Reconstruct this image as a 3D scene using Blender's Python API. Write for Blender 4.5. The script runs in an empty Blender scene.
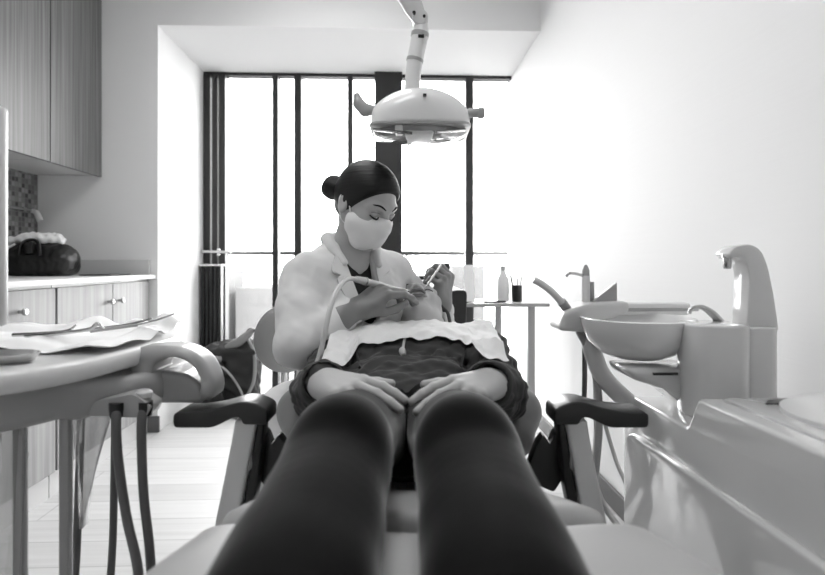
import bpy, bmesh, math, random
import numpy as np
from mathutils import Vector, Matrix

random.seed(7)
rng = np.random.default_rng(7)
SC = bpy.context.scene
COL = SC.collection

# ------------------------------------------------------------------ camera, sky, fill lamp strength, exposure
YAW = math.atan(22.5 / 550.0)          # the room's depth axis against the lens axis
CAM_Z = 0.95
cd = bpy.data.cameras.new('camera')
cd.sensor_width = 36.0
cd.lens = 24.0
cd.shift_y = -24.5 / 825.0
cd.clip_start = 0.02
cd.clip_end = 300
cd.dof.use_dof = True
cd.dof.focus_distance = 1.55
cd.dof.aperture_fstop = 3.2
cam = bpy.data.objects.new('camera', cd)
cam.location = (0, 0, CAM_Z)
cam.rotation_euler = (math.pi / 2, 0, -YAW)
COL.objects.link(cam)
SC.camera = cam

w = bpy.data.worlds.new('overcast_sky')
SC.world = w
w.use_nodes = True
wn = w.node_tree.nodes
wn['Background'].inputs['Color'].default_value = (1, 1, 1, 1)
wn['Background'].inputs['Strength'].default_value = 7.0

portal = bpy.data.lights.new('window_daylight_portal', 'AREA')
portal.shape = 'RECTANGLE'
portal.size = 2.2
portal.size_y = 2.3
portal.cycles.is_portal = True
po = bpy.data.objects.new('window_daylight_portal', portal)
po.location = (-0.23, 3.99, 1.15)
po.rotation_euler = (-math.pi / 2, 0, 0)
COL.objects.link(po)

FILL_STRENGTH = 4.0  # glow of the fill lamps added out of view on the ceiling
vs = SC.view_settings
vs.view_transform = 'Standard'
vs.look = 'None'
vs.gamma = 1.0
vs.use_curve_mapping = False
vs.exposure = 1.05

# ------------------------------------------------------------------ coordinates
cY, sY = math.cos(YAW), math.sin(YAW)
F = 550.0


def c2w(P):
    """lens-aligned axes (x right, y away, z up) to the room's axes"""
    P = np.asarray(P, float)
    Q = P.copy()
    Q[..., 0] = P[..., 0] * cY + P[..., 1] * sY
    Q[..., 1] = -P[..., 0] * sY + P[..., 1] * cY
    return Q


def at(px, py, D):
    return np.array([(px - 412.5) / F * D, D, CAM_Z - (py - 263.0) / F * D])


def V3(*a):
    return np.array(a, float)


def nrm(v):
    v = np.asarray(v, float)
    return v / np.linalg.norm(v)


# ------------------------------------------------------------------ materials
def gray(v):
    """8-bit grey level -> linear"""
    v = v / 255.0
    return v / 12.92 if v <= 0.04045 else ((v + 0.055) / 1.055) ** 2.4


def mat(name, g, rough=0.5, metal=0.0, coat=0.0, bump=None, vary=None, spec=0.5, sheen=0.0, sss=0.0, sr=0.4):
    m = bpy.data.materials.new(name)
    m.use_nodes = True
    nt = m.node_tree
    b = nt.nodes['Principled BSDF']
    c = gray(g)
    b.inputs['Base Color'].default_value = (c, c, c, 1)
    b.inputs['Roughness'].default_value = rough
    b.inputs['Metallic'].default_value = metal
    b.inputs['Specular IOR Level'].default_value = spec
    b.inputs['Coat Weight'].default_value = coat
    b.inputs['Coat Roughness'].default_value = 0.06
    if sheen:
        b.inputs['Sheen Weight'].default_value = sheen
        b.inputs['Sheen Roughness'].default_value = sr
    if sss:
        b.inputs['Subsurface Weight'].default_value = sss
        b.inputs['Subsurface Radius'].default_value = (0.01, 0.01, 0.01)
    tc = nt.nodes.new('ShaderNodeTexCoord')
    if vary:
        sx, sy, sz, lo, hi = vary
        mp = nt.nodes.new('ShaderNodeMapping')
        mp.inputs['Scale'].default_value = (sx, sy, sz)
        no = nt.nodes.new('ShaderNodeTexNoise')
        no.inputs['Scale'].default_value = 1.0
        no.inputs['Detail'].default_value = 6
        cr = nt.nodes.new('ShaderNodeValToRGB')
        a, z = gray(lo), gray(hi)
        cr.color_ramp.elements[0].position = 0.32
        cr.color_ramp.elements[1].position = 0.68
        cr.color_ramp.elements[0].color = (a, a, a, 1)
        cr.color_ramp.elements[1].color = (z, z, z, 1)
        nt.links.new(tc.outputs['Object'], mp.inputs['Vector'])
        nt.links.new(mp.outputs['Vector'], no.inputs['Vector'])
        nt.links.new(no.outputs['Fac'], cr.inputs['Fac'])
        nt.links.new(cr.outputs['Color'], b.inputs['Base Color'])
    if bump:
        sx, sy, sz, st, dist = bump
        mp = nt.nodes.new('ShaderNodeMapping')
        mp.inputs['Scale'].default_value = (sx, sy, sz)
        no = nt.nodes.new('ShaderNodeTexNoise')
        no.inputs['Scale'].default_value = 1.0
        no.inputs['Detail'].default_value = 4
        bp = nt.nodes.new('ShaderNodeBump')
        bp.inputs['Strength'].default_value = st
        bp.inputs['Distance'].default_value = dist
        nt.links.new(tc.outputs['Object'], mp.inputs['Vector'])
        nt.links.new(mp.outputs['Vector'], no.inputs['Vector'])
        nt.links.new(no.outputs['Fac'], bp.inputs['Height'])
        nt.links.new(bp.outputs['Normal'], b.inputs['Normal'])
    return m


def brick_mat(name, sx, g1, g2, gm, bw, bh, mortar, offset, rough, grain=0.0, rot=(0, 0, 0), bias=0.0, spec=0.5, yz=False):
    m = mat(name, g1, rough, spec=spec)
    nt = m.node_tree
    b = nt.nodes['Principled BSDF']
    tc = nt.nodes.new('ShaderNodeTexCoord')
    mp = nt.nodes.new('ShaderNodeMapping')
    mp.inputs['Rotation'].default_value = rot
    br = nt.nodes.new('ShaderNodeTexBrick')
    for k, g in (('Color1', g1), ('Color2', g2), ('Mortar', gm)):
        c = gray(g)
        br.inputs[k].default_value = (c, c, c, 1)
    br.inputs['Scale'].default_value = sx
    br.inputs['Mortar Size'].default_value = mortar
    br.inputs['Mortar Smooth'].default_value = 0.1
    br.inputs['Bias'].default_value = bias
    br.inputs['Brick Width'].default_value = bw
    br.inputs['Row Height'].default_value = bh
    br.offset = offset
    br.squash = 1.0
    if yz:
        sp = nt.nodes.new('ShaderNodeSeparateXYZ')
        cb = nt.nodes.new('ShaderNodeCombineXYZ')
        nt.links.new(tc.outputs['Object'], sp.inputs[0])
        nt.links.new(sp.outputs['Y'], cb.inputs['X'])
        nt.links.new(sp.outputs['Z'], cb.inputs['Y'])
        nt.links.new(cb.outputs[0], mp.inputs['Vector'])
    else:
        nt.links.new(tc.outputs['Object'], mp.inputs['Vector'])
    nt.links.new(mp.outputs['Vector'], br.inputs['Vector'])
    if grain:
        m2 = nt.nodes.new('ShaderNodeMapping')
        m2.inputs['Rotation'].default_value = rot
        m2.inputs['Scale'].default_value = (1.5, 38, 38)
        no = nt.nodes.new('ShaderNodeTexNoise')
        no.inputs['Scale'].default_value = 1.0
        no.inputs['Detail'].default_value = 7
        mr = nt.nodes.new('ShaderNodeMapRange')
        mr.inputs['From Min'].default_value = 0.3
        mr.inputs['From Max'].default_value = 0.7
        mr.inputs['To Min'].default_value = 1 - grain
        mr.inputs['To Max'].default_value = 1.0
        mx = nt.nodes.new('ShaderNodeMix')
        mx.data_type = 'RGBA'
        mx.blend_type = 'MULTIPLY'
        mx.inputs['Factor'].default_value = 1.0
        nt.links.new(tc.outputs['Object'], m2.inputs['Vector'])
        nt.links.new(m2.outputs['Vector'], no.inputs['Vector'])
        nt.links.new(no.outputs['Fac'], mr.inputs['Value'])
        nt.links.new(br.outputs['Color'], mx.inputs['A'])
        nt.links.new(mr.outputs['Result'], mx.inputs['B'])
        nt.links.new(mx.outputs['Result'], b.inputs['Base Color'])
    else:
        nt.links.new(br.outputs['Color'], b.inputs['Base Color'])
    return m


def glass_mat(name, g=255, refl=0.08, rough=0.0, diffuse=0.0):
    m = bpy.data.materials.new(name)
    m.use_nodes = True
    nt = m.node_tree
    for n in list(nt.nodes):
        if n.type != 'OUTPUT_MATERIAL':
            nt.nodes.remove(n)
    out = [n for n in nt.nodes if n.type == 'OUTPUT_MATERIAL'][0]
    t = nt.nodes.new('ShaderNodeBsdfTransparent')
    c = gray(g)
    t.inputs['Color'].default_value = (c, c, c, 1)
    gl = nt.nodes.new('ShaderNodeBsdfGlossy')
    gl.inputs['Roughness'].default_value = rough
    fr = nt.nodes.new('ShaderNodeLayerWeight')
    fr.inputs['Blend'].default_value = refl
    mx = nt.nodes.new('ShaderNodeMixShader')
    nt.links.new(fr.outputs['Facing'], mx.inputs[0])
    nt.links.new(t.outputs[0], mx.inputs[1])
    nt.links.new(gl.outputs[0], mx.inputs[2])
    last = mx
    if diffuse:
        d = nt.nodes.new('ShaderNodeBsdfDiffuse')
        d.inputs['Color'].default_value = (.8, .8, .8, 1)
        m2 = nt.nodes.new('ShaderNodeMixShader')
        m2.inputs[0].default_value = diffuse
        nt.links.new(last.outputs[0], m2.inputs[1])
        nt.links.new(d.outputs[0], m2.inputs[2])
        last = m2
    nt.links.new(last.outputs[0], out.inputs['Surface'])
    return m


def emit_mat(name, strength):
    m = bpy.data.materials.new(name)
    m.use_nodes = True
    b = m.node_tree.nodes['Principled BSDF']
    b.inputs['Base Color'].default_value = (.9, .9, .9, 1)
    b.inputs['Emission Color'].default_value = (1, 1, 1, 1)
    b.inputs['Emission Strength'].default_value = strength
    return m


M = {}
M['wall'] = mat('painted_wall', 234, 0.75, bump=(2, 2, 70, .14, .003))
M['wall_white'] = mat('white_painted_wall', 233, 0.7, bump=(2, 2, 70, .14, .003))
M['ceiling'] = mat('white_ceiling_paint', 240, 0.8)
M['floor'] = brick_mat('pale_plank_floor', 1.0, 208, 197, 178, 1.3, .16, .003, .37, .42, grain=.14)
M['wood_dark'] = mat('dark_wood_veneer', 120, .45, vary=(60, 60, 1.1, 86, 126))
M['wood_light'] = mat('light_wood_veneer', 190, .45, vary=(40, 40, 1.2, 130, 158))
M['tile'] = brick_mat('mosaic_tile', 1.0, 62, 150, 120, .026, .026, .0022, 0.0, .25, yz=True)
M['stone'] = mat('pale_worktop', 232, .25)
M['upstand'] = mat('grey_upstand', 190, .35)
M['frame'] = mat('dark_window_metal', 42, .4, spec=.4)
M['glass'] = glass_mat('window_glass', 253, .04)
M['tglass'] = glass_mat('table_glass', 225, .25)
M['film'] = glass_mat('clear_plastic_film', 235, .35, .15, .16)
M['plastic'] = mat('white_plastic', 226, .28, coat=.3)
M['plastic_gray'] = mat('pale_grey_plastic', 205, .32, coat=.25)
M['plastic_mid'] = mat('grey_plastic', 165, .35, coat=.2)
M['gloss'] = mat('white_gloss_lacquer', 210, .16, coat=.8)
M['ceramic'] = mat('white_ceramic', 240, .12, coat=.6)
M['black'] = mat('black_rubber', 26, .45)
M['blackp'] = mat('black_plastic', 22, .3)
M['pad'] = mat('dark_arm_pad', 40, .34, spec=.5)
M['uphol'] = mat('grey_vinyl_upholstery', 180, .42, bump=(90, 90, 90, .12, .002))
M['uphol_d'] = mat('mid_grey_vinyl_upholstery', 132, .42, bump=(90, 90, 90, .12, .002))
M['metal'] = mat('brushed_metal', 190, .25, metal=1.0)
M['hose'] = mat('grey_hose', 180, .45)
M['hose_d'] = mat('dark_grey_hose', 95, .45)
M['coat'] = mat('white_coat_cotton', 222, .85, sheen=.15, bump=(160, 160, 160, .15, .001))
M['scrub'] = mat('black_scrub_cotton', 22, .9, bump=(160, 160, 160, .2, .001))
M['hoodie'] = mat('charcoal_hoodie_fleece', 60, .92, sheen=.1, bump=(140, 140, 140, .3, .0015))
M['hoodie_d'] = mat('dark_ribbed_cuff', 46, .92, sheen=.08, bump=(20, 20, 220, .4, .002))
M['leggings'] = mat('black_leggings', 8, .75, spec=.05, sheen=.36, sr=.26, bump=(220, 220, 220, .1, .001))
M['trouser'] = mat('dark_trousers', 50, .85)
M['skin'] = mat('skin', 186, .5, sss=.08, bump=(120, 120, 120, .12, .0012))
M['skin_f'] = mat('skin_of_dentist', 182, .5, sss=.08)
M['glove'] = mat('grey_nitrile_glove', 132, .42, bump=(70, 70, 70, .3, .002))
M['hair'] = mat('dark_hair', 16, .5, spec=.3, bump=(14, 14, 150, .6, .003))
M['brow'] = mat('dark_lash', 30, .8)
M['lip'] = mat('lip', 120, .45)
M['mouth'] = mat('dark_mouth_inside', 40, .5)
M['tooth'] = mat('tooth_enamel', 235, .2)
M['mask'] = mat('white_face_mask', 240, .85, bump=(4, 4, 190, .35, .002))
M['bib'] = mat('white_paper_bib', 238, .85, bump=(45, 45, 45, .3, .003))
M['paper'] = mat('white_paper_sheet', 242, .85, bump=(35, 35, 35, .4, .003))
M['cord'] = mat('pale_cotton_cord', 190, .9)
M['leather'] = mat('black_leather', 18, .35, bump=(60, 60, 60, .25, .002))
M['nylon'] = mat('black_nylon', 24, .7, bump=(90, 90, 90, .3, .002))
M['nylon_g'] = mat('grey_webbing', 120, .7)
M['cloth_w'] = mat('white_cloth', 235, .9, bump=(50, 50, 50, .4, .003))
M['lens'] = mat('lamp_lens', 140, .08, coat=.8)
M['mirror'] = mat('lamp_reflector', 200, .1, metal=1.0)
M['shoe'] = mat('white_shoe', 215, .6)
M['sole'] = mat('pale_sole', 190, .7)
M['base_dark'] = mat('dark_plinth', 92, .6)
M['baseb'] = mat('pale_baseboard', 205, .5)
M['fill_glow'] = emit_mat('fill_lamp_glow', FILL_STRENGTH)  # emission for the added ceiling fill lamps
M['bldg'] = mat('distant_facade', 78, .9)
M['bldg2'] = mat('distant_facade_pale', 84, .9)
M['bwin'] = mat('distant_window', 66, .5)
M['ground'] = mat('distant_ground', 84, .9)
M['frost'] = glass_mat('balcony_glass', 246, .06)

# ------------------------------------------------------------------ geometry helpers: each returns (verts, faces)


def cat(*gs):
    Vs, Fs, n = [], [], 0
    for v, f in gs:
        v = np.asarray(v, float)
        Vs.append(v)
        Fs += [tuple(int(i) + n for i in q) for q in f]
        n += len(v)
    return np.vstack(Vs), Fs


def from_bm(bm):
    bm.verts.ensure_lookup_table()
    v = np.array([x.co[:] for x in bm.verts])
    for i, x in enumerate(bm.verts):
        x.index = i
    f = [tuple(y.index for y in q.verts) for q in bm.faces]
    bm.free()
    return v, f


def bx(x0, x1, y0, y1, z0, z1, bev=0.0, seg=2):
    bm = bmesh.new()
    bmesh.ops.create_cube(bm, size=1.0)
    for v in bm.verts:
        v.co = ((x0 + x1) / 2 + v.co.x * (x1 - x0), (y0 + y1) / 2 + v.co.y * (y1 - y0), (z0 + z1) / 2 + v.co.z * (z1 - z0))
    if bev:
        bmesh.ops.bevel(bm, geom=bm.edges[:], offset=bev, segments=seg, profile=.5, affect='EDGES')
    return from_bm(bm)


def xform(g, R=None, t=(0, 0, 0)):
    v = np.asarray(g[0], float)
    if R is not None:
        v = v @ np.asarray(R).T
    return v + np.asarray(t, float), g[1]


def rotz(a):
    c, s = math.cos(a), math.sin(a)
    return np.array([[c, -s, 0], [s, c, 0], [0, 0, 1]])


def catmull(P, n=8):
    P = np.asarray(P, float)
    if len(P) < 3:
        return P
    Q = np.vstack([2 * P[0] - P[1], P, 2 * P[-1] - P[-2]])
    out = []
    for i in range(1, len(Q) - 2):
        p0, p1, p2, p3 = Q[i - 1], Q[i], Q[i + 1], Q[i + 2]
        for k in range(n):
            t = k / n
            out.append(.5 * (2 * p1 + (p2 - p0) * t + (2 * p0 - 5 * p1 + 4 * p2 - p3) * t * t + (3 * p1 - p0 - 3 * p2 + p3) * t ** 3))
    out.append(Q[-2])
    return np.array(out)


def tube(P, r, seg=12, smooth=8, flat=None):
    """swept round tube; r a number or one per control point; flat squeezes the section"""
    P = np.asarray(P, float)
    r = np.full(len(P), r, float) if np.isscalar(r) else np.asarray(r, float)
    if smooth and len(P) > 2:
        A = catmull(np.hstack([P, r[:, None]]), smooth)
        P, r = A[:, :3], A[:, 3]
    n = len(P)
    T = np.gradient(P, axis=0)
    T /= np.linalg.norm(T, axis=1)[:, None] + 1e-12
    up = V3(0, 0, 1) if abs(T[0, 2]) < .9 else V3(1, 0, 0)
    N = nrm(np.cross(np.cross(T[0], up), T[0]))
    vs, fs = [], []
    a = np.linspace(0, 2 * math.pi, seg, endpoint=False)
    for i in range(n):
        N = N - T[i] * np.dot(N, T[i])
        N = nrm(N)
        B = np.cross(T[i], N)
        fl = 1.0 if flat is None else flat
        vs.append(P[i] + r[i] * (np.cos(a)[:, None] * B + fl * np.sin(a)[:, None] * N))
    for i in range(n - 1):
        for k in range(seg):
            fs.append((i * seg + k, i * seg + (k + 1) % seg, (i + 1) * seg + (k + 1) % seg, (i + 1) * seg + k))
    fs.append(tuple(range(seg))[::-1])
    fs.append(tuple((n - 1) * seg + k for k in range(seg)))
    return np.vstack(vs), fs


def lathe(prof, c=(0, 0, 0), seg=32, axis='z', sx=1.0, sy=1.0):
    """prof: list of (radius, height)"""
    a = np.linspace(0, 2 * math.pi, seg, endpoint=False)
    vs, fs = [], []
    for r, h in prof:
        vs.append(np.stack([r * np.cos(a) * sx, r * np.sin(a) * sy, np.full(seg, h)], 1))
    n = len(prof)
    for i in range(n - 1):
        for k in range(seg):
            fs.append((i * seg + k, i * seg + (k + 1) % seg, (i + 1) * seg + (k + 1) % seg, (i + 1) * seg + k))
    fs.append(tuple(range(seg))[::-1])
    fs.append(tuple((n - 1) * seg + k for k in range(seg)))
    v = np.vstack(vs)
    if axis == 'x':
        v = v[:, [2, 0, 1]]
    elif axis == 'y':
        v = v[:, [1, 2, 0]]
    return v + np.asarray(c, float), fs


def prism(poly, a0, a1, axis='x', bev=0.0, seg=3):
    """polygon extruded between a0 and a1; poly is (y,z) for x, (x,z) for y, (x,y) for z"""
    bm = bmesh.new()
    def mkv(p, a):
        return {'x': (a, p[0], p[1]), 'y': (p[0], a, p[1]), 'z': (p[0], p[1], a)}[axis]
    v0 = [bm.verts.new(mkv(p, a0)) for p in poly]
    f = bm.faces.new(v0)
    r = bmesh.ops.extrude_face_region(bm, geom=[f])
    mv = Vector(mkv((0, 0), a1 - a0))
    for e in r['geom']:
        if isinstance(e, bmesh.types.BMVert):
            e.co += mv
    bmesh.ops.recalc_face_normals(bm, faces=bm.faces[:])
    if bev:
        ed = [e for e in bm.edges if len(e.link_faces) == 2 and e.calc_face_angle(0) > .5]
        bmesh.ops.bevel(bm, geom=ed, offset=bev, segments=seg, profile=.5, affect='EDGES', clamp_overlap=True)
    return from_bm(bm)


def fillet(poly, r, n=6):
    """rounds the corners of a 2-D polygon; r one radius or one per corner"""
    P = [np.asarray(p, float) for p in poly]
    k = len(P)
    rr = [r] * k if np.isscalar(r) else r
    out = []
    for i in range(k):
        a, b, c = P[i - 1], P[i], P[(i + 1) % k]
        q = min(rr[i], .48 * np.linalg.norm(a - b), .48 * np.linalg.norm(c - b))
        if q <= 0:
            out.append(tuple(b))
            continue
        s, e = b + nrm(a - b) * q, b + nrm(c - b) * q
        for j in range(n + 1):
            t = j / n
            out.append(tuple((1 - t) ** 2 * s + 2 * t * (1 - t) * b + t * t * e))
    return out


def grid_sheet(P, thick, normal=None):
    """closed thin sheet from a grid of points P[i,j,3]"""
    n, m, _ = P.shape
    du = np.gradient(P, axis=0)
    dv = np.gradient(P, axis=1)
    N = np.cross(du, dv)
    N /= np.linalg.norm(N, axis=2)[..., None] + 1e-12
    A, B = P + N * thick / 2, P - N * thick / 2
    vs = np.vstack([A.reshape(-1, 3), B.reshape(-1, 3)])
    o = n * m
    I = lambda i, j: i * m + j
    fs = []
    for i in range(n - 1):
        for j in range(m - 1):
            fs.append((I(i, j), I(i + 1, j), I(i + 1, j + 1), I(i, j + 1)))
            fs.append((o + I(i, j), o + I(i, j + 1), o + I(i + 1, j + 1), o + I(i + 1, j)))
    for i in range(n - 1):
        fs.append((I(i, 0), o + I(i, 0), o + I(i + 1, 0), I(i + 1, 0)))
        fs.append((I(i, m - 1), I(i + 1, m - 1), o + I(i + 1, m - 1), o + I(i, m - 1)))
    for j in range(m - 1):
        fs.append((I(0, j), I(0, j + 1), o + I(0, j + 1), o + I(0, j)))
        fs.append((I(n - 1, j), o + I(n - 1, j), o + I(n - 1, j + 1), I(n - 1, j + 1)))
    return vs, fs


# ------------------------------------------------------------------ smooth solids: signed-distance modelling, meshed by surface nets
def smin(a, b, k):
    if k <= 1e-6:
        return np.minimum(a, b)
    h = np.clip(.5 + .5 * (b - a) / k, 0, 1)
    return b * (1 - h) + a * h - k * h * (1 - h)


def smax(a, b, k):
    return -smin(-a, -b, k)


class Solid:
    def __init__(self, k=.01):
        self.ops = []
        self.k = k
        self.post = None

    def _add(self, f, lo, hi, k, op):
        self.ops.append((f, np.asarray(lo, float), np.asarray(hi, float), self.k if k is None else k, op))
        return self

    def cap(self, a, b, ra, rb=None, k=None, op='u'):
        a, b = np.asarray(a, float), np.asarray(b, float)
        rb = ra if rb is None else rb
        ba = b - a
        L = np.dot(ba, ba) + 1e-12
        def f(P):
            t = np.clip(((P - a) @ ba) / L, 0, 1)
            return np.linalg.norm(P - a - t[..., None] * ba, axis=-1) - (ra + (rb - ra) * t)
        m = max(ra, rb)
        return self._add(f, np.minimum(a, b) - m, np.maximum(a, b) + m, k, op)

    def chain(self, pts, rs, k=None, op='u'):
        for i in range(len(pts) - 1):
            self.cap(pts[i], pts[i + 1], rs[i], rs[i + 1], k, op)
        return self

    def spline(self, pts, rs, k=None, n=6):
        A = catmull(np.hstack([np.asarray(pts, float), np.asarray(rs, float)[:, None]]), n)
        return self.chain(list(A[:, :3]), list(A[:, 3]), k)

    def ell(self, c, r, R=None, k=None, op='u'):
        c, r = np.asarray(c, float), np.asarray(r, float)
        def f(P):
            q = P - c
            if R is not None:
                q = q @ R
            k0 = np.linalg.norm(q / r, axis=-1)
            k1 = np.linalg.norm(q / (r * r), axis=-1) + 1e-9
            return k0 * (k0 - 1) / k1
        m = r.max() if R is not None else r
        return self._add(f, c - m, c + m, k, op)

    def box(self, c, h, rd=.01, R=None, k=None, op='u'):
        c, h = np.asarray(c, float), np.asarray(h, float)
        def f(P):
            q = P - c
            if R is not None:
                q = q @ R
            q = np.abs(q) - (h - rd)
            return np.linalg.norm(np.maximum(q, 0), axis=-1) + np.minimum(q.max(-1), 0) - rd
        m = np.linalg.norm(h) if R is not None else h
        return self._add(f, c - m, c + m, k, op)

    def poly(self, pts, w0, w1, rd=.005, c=(0, 0, 0), R=None, k=None, op='u'):
        """2-D polygon in local (u,v), extruded along local w; R's columns are u,v,w"""
        R = np.eye(3) if R is None else R
        c = np.asarray(c, float)
        Q = np.asarray(pts, float)
        def f(P):
            q = (P - c) @ R
            u = q[..., :2]
            d = np.full(u.shape[:-1], 1e9)
            s = np.ones(u.shape[:-1])
            n = len(Q)
            for i in range(n):
                a, b = Q[i], Q[i - 1]
                e = b - a
                ww = u - a
                t = np.clip((ww @ e) / (e @ e), 0, 1)
                bb = ww - t[..., None] * e
                d = np.minimum(d, (bb * bb).sum(-1))
                c1 = u[..., 1] >= a[1]
                c2 = u[..., 1] < b[1]
                c3 = e[0] * ww[..., 1] > e[1] * ww[..., 0]
                fl = (c1 & c2 & c3) | (~c1 & ~c2 & ~c3)
                s = np.where(fl, -s, s)
            d2 = s * np.sqrt(d) + rd
            dz = np.abs(q[..., 2] - (w0 + w1) / 2) - (w1 - w0) / 2 + rd
            return np.minimum(np.maximum(d2, dz), 0) + np.sqrt(np.maximum(d2, 0) ** 2 + np.maximum(dz, 0) ** 2) - rd
        cs = []
        for p in Q:
            for ww in (w0, w1):
                cs.append(c + R @ V3(p[0], p[1], ww))
        cs = np.array(cs)
        return self._add(f, cs.min(0), cs.max(0), k, op)

    def half(self, n, off, k=None):
        """keep the side where dot(P,n) > off"""
        n = np.asarray(n, float)
        return self._add(lambda P: off - P @ n, V3(-9, -9, -9), V3(9, 9, 9), k, 'i')

    def eval(self, P):
        d = np.full(P.shape[:-1], 1e3)
        for f, lo, hi, k, op in self.ops:
            q = f(P)
            d = smin(d, q, k) if op == 'u' else (smax(d, -q, k) if op == 's' else smax(d, q, k))
        if self.post:
            d = d + self.post(P)
        return d

    def mesh(self, h, pad=None):
        pad = 3 * h + .012 if pad is None else pad
        us = [o for o in self.ops if o[4] == 'u']
        lo = np.min([o[1] for o in us], 0) - pad
        hi = np.max([o[2] for o in us], 0) + pad
        n = np.ceil((hi - lo) / h).astype(int) + 1
        G = [lo[i] + h * np.arange(n[i]) for i in range(3)]
        D = np.full(n, 1e3)
        for f, a, b, k, op in self.ops:
            mg = 3 * h + 1.2 * k + .004
            sl = []
            for i in range(3):
                i0 = int(np.clip(math.floor((a[i] - mg - lo[i]) / h), 0, n[i]))
                i1 = int(np.clip(math.ceil((b[i] + mg - lo[i]) / h) + 1, 0, n[i]))
                sl.append(slice(i0, i1))
            if any(s.stop <= s.start for s in sl):
                continue
            P = np.stack(np.meshgrid(*[G[i][sl[i]] for i in range(3)], indexing='ij'), -1)
            q = f(P)
            S = D[tuple(sl)]
            D[tuple(sl)] = smin(S, q, k) if op == 'u' else (smax(S, -q, k) if op == 's' else smax(S, q, k))
        if self.post:
            m = np.abs(D) < .03
            idx = np.argwhere(m)
            if len(idx):
                D[m] += self.post(lo + h * idx)
        return nets(D, lo, h)


def nets(D, org, h):
    D = np.pad(D, 1, constant_values=1e3)
    org = np.asarray(org) - h
    S = D < 0
    nx, ny, nz = D.shape
    cnt = np.zeros((nx - 1, ny - 1, nz - 1), int)
    offs = [(i, j, k) for i in (0, 1) for j in (0, 1) for k in (0, 1)]
    sub = lambda A, o: A[o[0]:nx - 1 + o[0], o[1]:ny - 1 + o[1], o[2]:nz - 1 + o[2]]
    for o in offs:
        cnt += sub(S, o)
    cells = np.argwhere((cnt > 0) & (cnt < 8))
    ci, cj, ck = cells.T
    acc = np.zeros((len(cells), 3))
    num = np.zeros(len(cells))
    for a in range(8):
        for b in range(a + 1, 8):
            oa, ob = np.array(offs[a]), np.array(offs[b])
            if np.abs(oa - ob).sum() != 1:
                continue
            da = D[ci + oa[0], cj + oa[1], ck + oa[2]]
            db = D[ci + ob[0], cj + ob[1], ck + ob[2]]
            m = (da < 0) != (db < 0)
            t = np.where(m, da / np.where(m, da - db, 1), 0)
            t = np.clip(t, .02, .98)
            p = oa + t[:, None] * (ob - oa)
            acc += np.where(m[:, None], p, 0)
            num += m
    verts = (cells + acc / num[:, None]) * h + org
    index = np.full((nx - 1, ny - 1, nz - 1), -1)
    index[ci, cj, ck] = np.arange(len(cells))
    faces = []
    for ax in range(3):
        u, v = (ax + 1) % 3, (ax + 2) % 3
        sl0 = [slice(1, None)] * 3
        A = np.moveaxis(S, ax, 0)
        ch = A[:-1] != A[1:]
        idx = np.argwhere(ch)
        st = A[:-1][ch]
        rest = [i for i in range(3) if i != ax]
        E = np.zeros((len(idx), 3), int)
        E[:, ax] = idx[:, 0]
        E[:, rest[0]] = idx[:, 1]
        E[:, rest[1]] = idx[:, 2]
        ok = (E[:, u] > 0) & (E[:, v] > 0)
        E, st = E[ok], st[ok]
        du = np.zeros(3, int); du[u] = 1
        dv = np.zeros(3, int); dv[v] = 1
        q = [E - du - dv, E - dv, E, E - du]
        Q = np.stack([index[x[:, 0], x[:, 1], x[:, 2]] for x in q], 1)
        good = (Q >= 0).all(1)
        Q, st2 = Q[good], st[good]
        Q = np.where(st2[:, None], Q, Q[:, ::-1])
        faces.append(Q)
    Fa = np.vstack(faces)
    a, b, c, d = (verts[Fa[:, i]] for i in range(4))
    if (np.cross(c - a, d - b) * (a + b + c + d)).sum() < 0:
        Fa = Fa[:, ::-1]
    return verts, Fa


def folds(amp, freq, seed, aniso=(1, 1, 1)):
    """cloth folds as a displacement field"""
    r = np.random.default_rng(seed)
    K = r.normal(size=(7, 3)) * np.asarray(aniso) * freq
    ph = r.uniform(0, 6.28, 7)
    W = r.normal(size=(7, 3)) * freq * .5
    def f(P):
        d = 0
        for i in range(7):
            d = d + np.sin(P @ K[i] + ph[i] + 1.6 * np.sin(P @ W[i] + 2 * ph[i]))
        return amp * d / 3.5
    return f


# ------------------------------------------------------------------ objects
def wrap(name, geo, material, cam_axes, smooth=True, origin=None, sharp=None):
    v, f = geo
    v = np.asarray(v, float)
    if cam_axes:
        v = c2w(v)
    o3 = np.zeros(3) if origin is None else np.asarray(origin, float)
    v = v - o3
    me = bpy.data.meshes.new(name)
    if isinstance(f, np.ndarray):
        me.vertices.add(len(v))
        me.vertices.foreach_set('co', v.ravel())
        me.loops.add(f.size)
        me.loops.foreach_set('vertex_index', f.ravel().astype(np.int32))
        me.polygons.add(len(f))
        me.polygons.foreach_set('loop_start', np.arange(0, f.size, 4, dtype=np.int32))
        me.update(calc_edges=True)
        me.validate()
    else:
        me.from_pydata(v.tolist(), [], [list(q) for q in f])
        bm = bmesh.new()
        bm.from_mesh(me)
        bmesh.ops.recalc_face_normals(bm, faces=bm.faces[:])
        bm.to_mesh(me)
        bm.free()
    me.polygons.foreach_set('use_smooth', [smooth] * len(me.polygons))
    if smooth and not isinstance(f, np.ndarray):
        try:
            me.set_sharp_from_angle(angle=math.radians(38))
        except Exception:
            pass
    me.materials.append(M[material] if isinstance(material, str) else material)
    ob = bpy.data.objects.new(name, me)
    COL.objects.link(ob)
    return ob


def tag(o, label=None, category=None, group=None, kind=None):
    if label:
        o['label'] = label
    if category:
        o['category'] = category
    if group:
        o['group'] = group
    if kind:
        o['kind'] = kind
    return o


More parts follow.
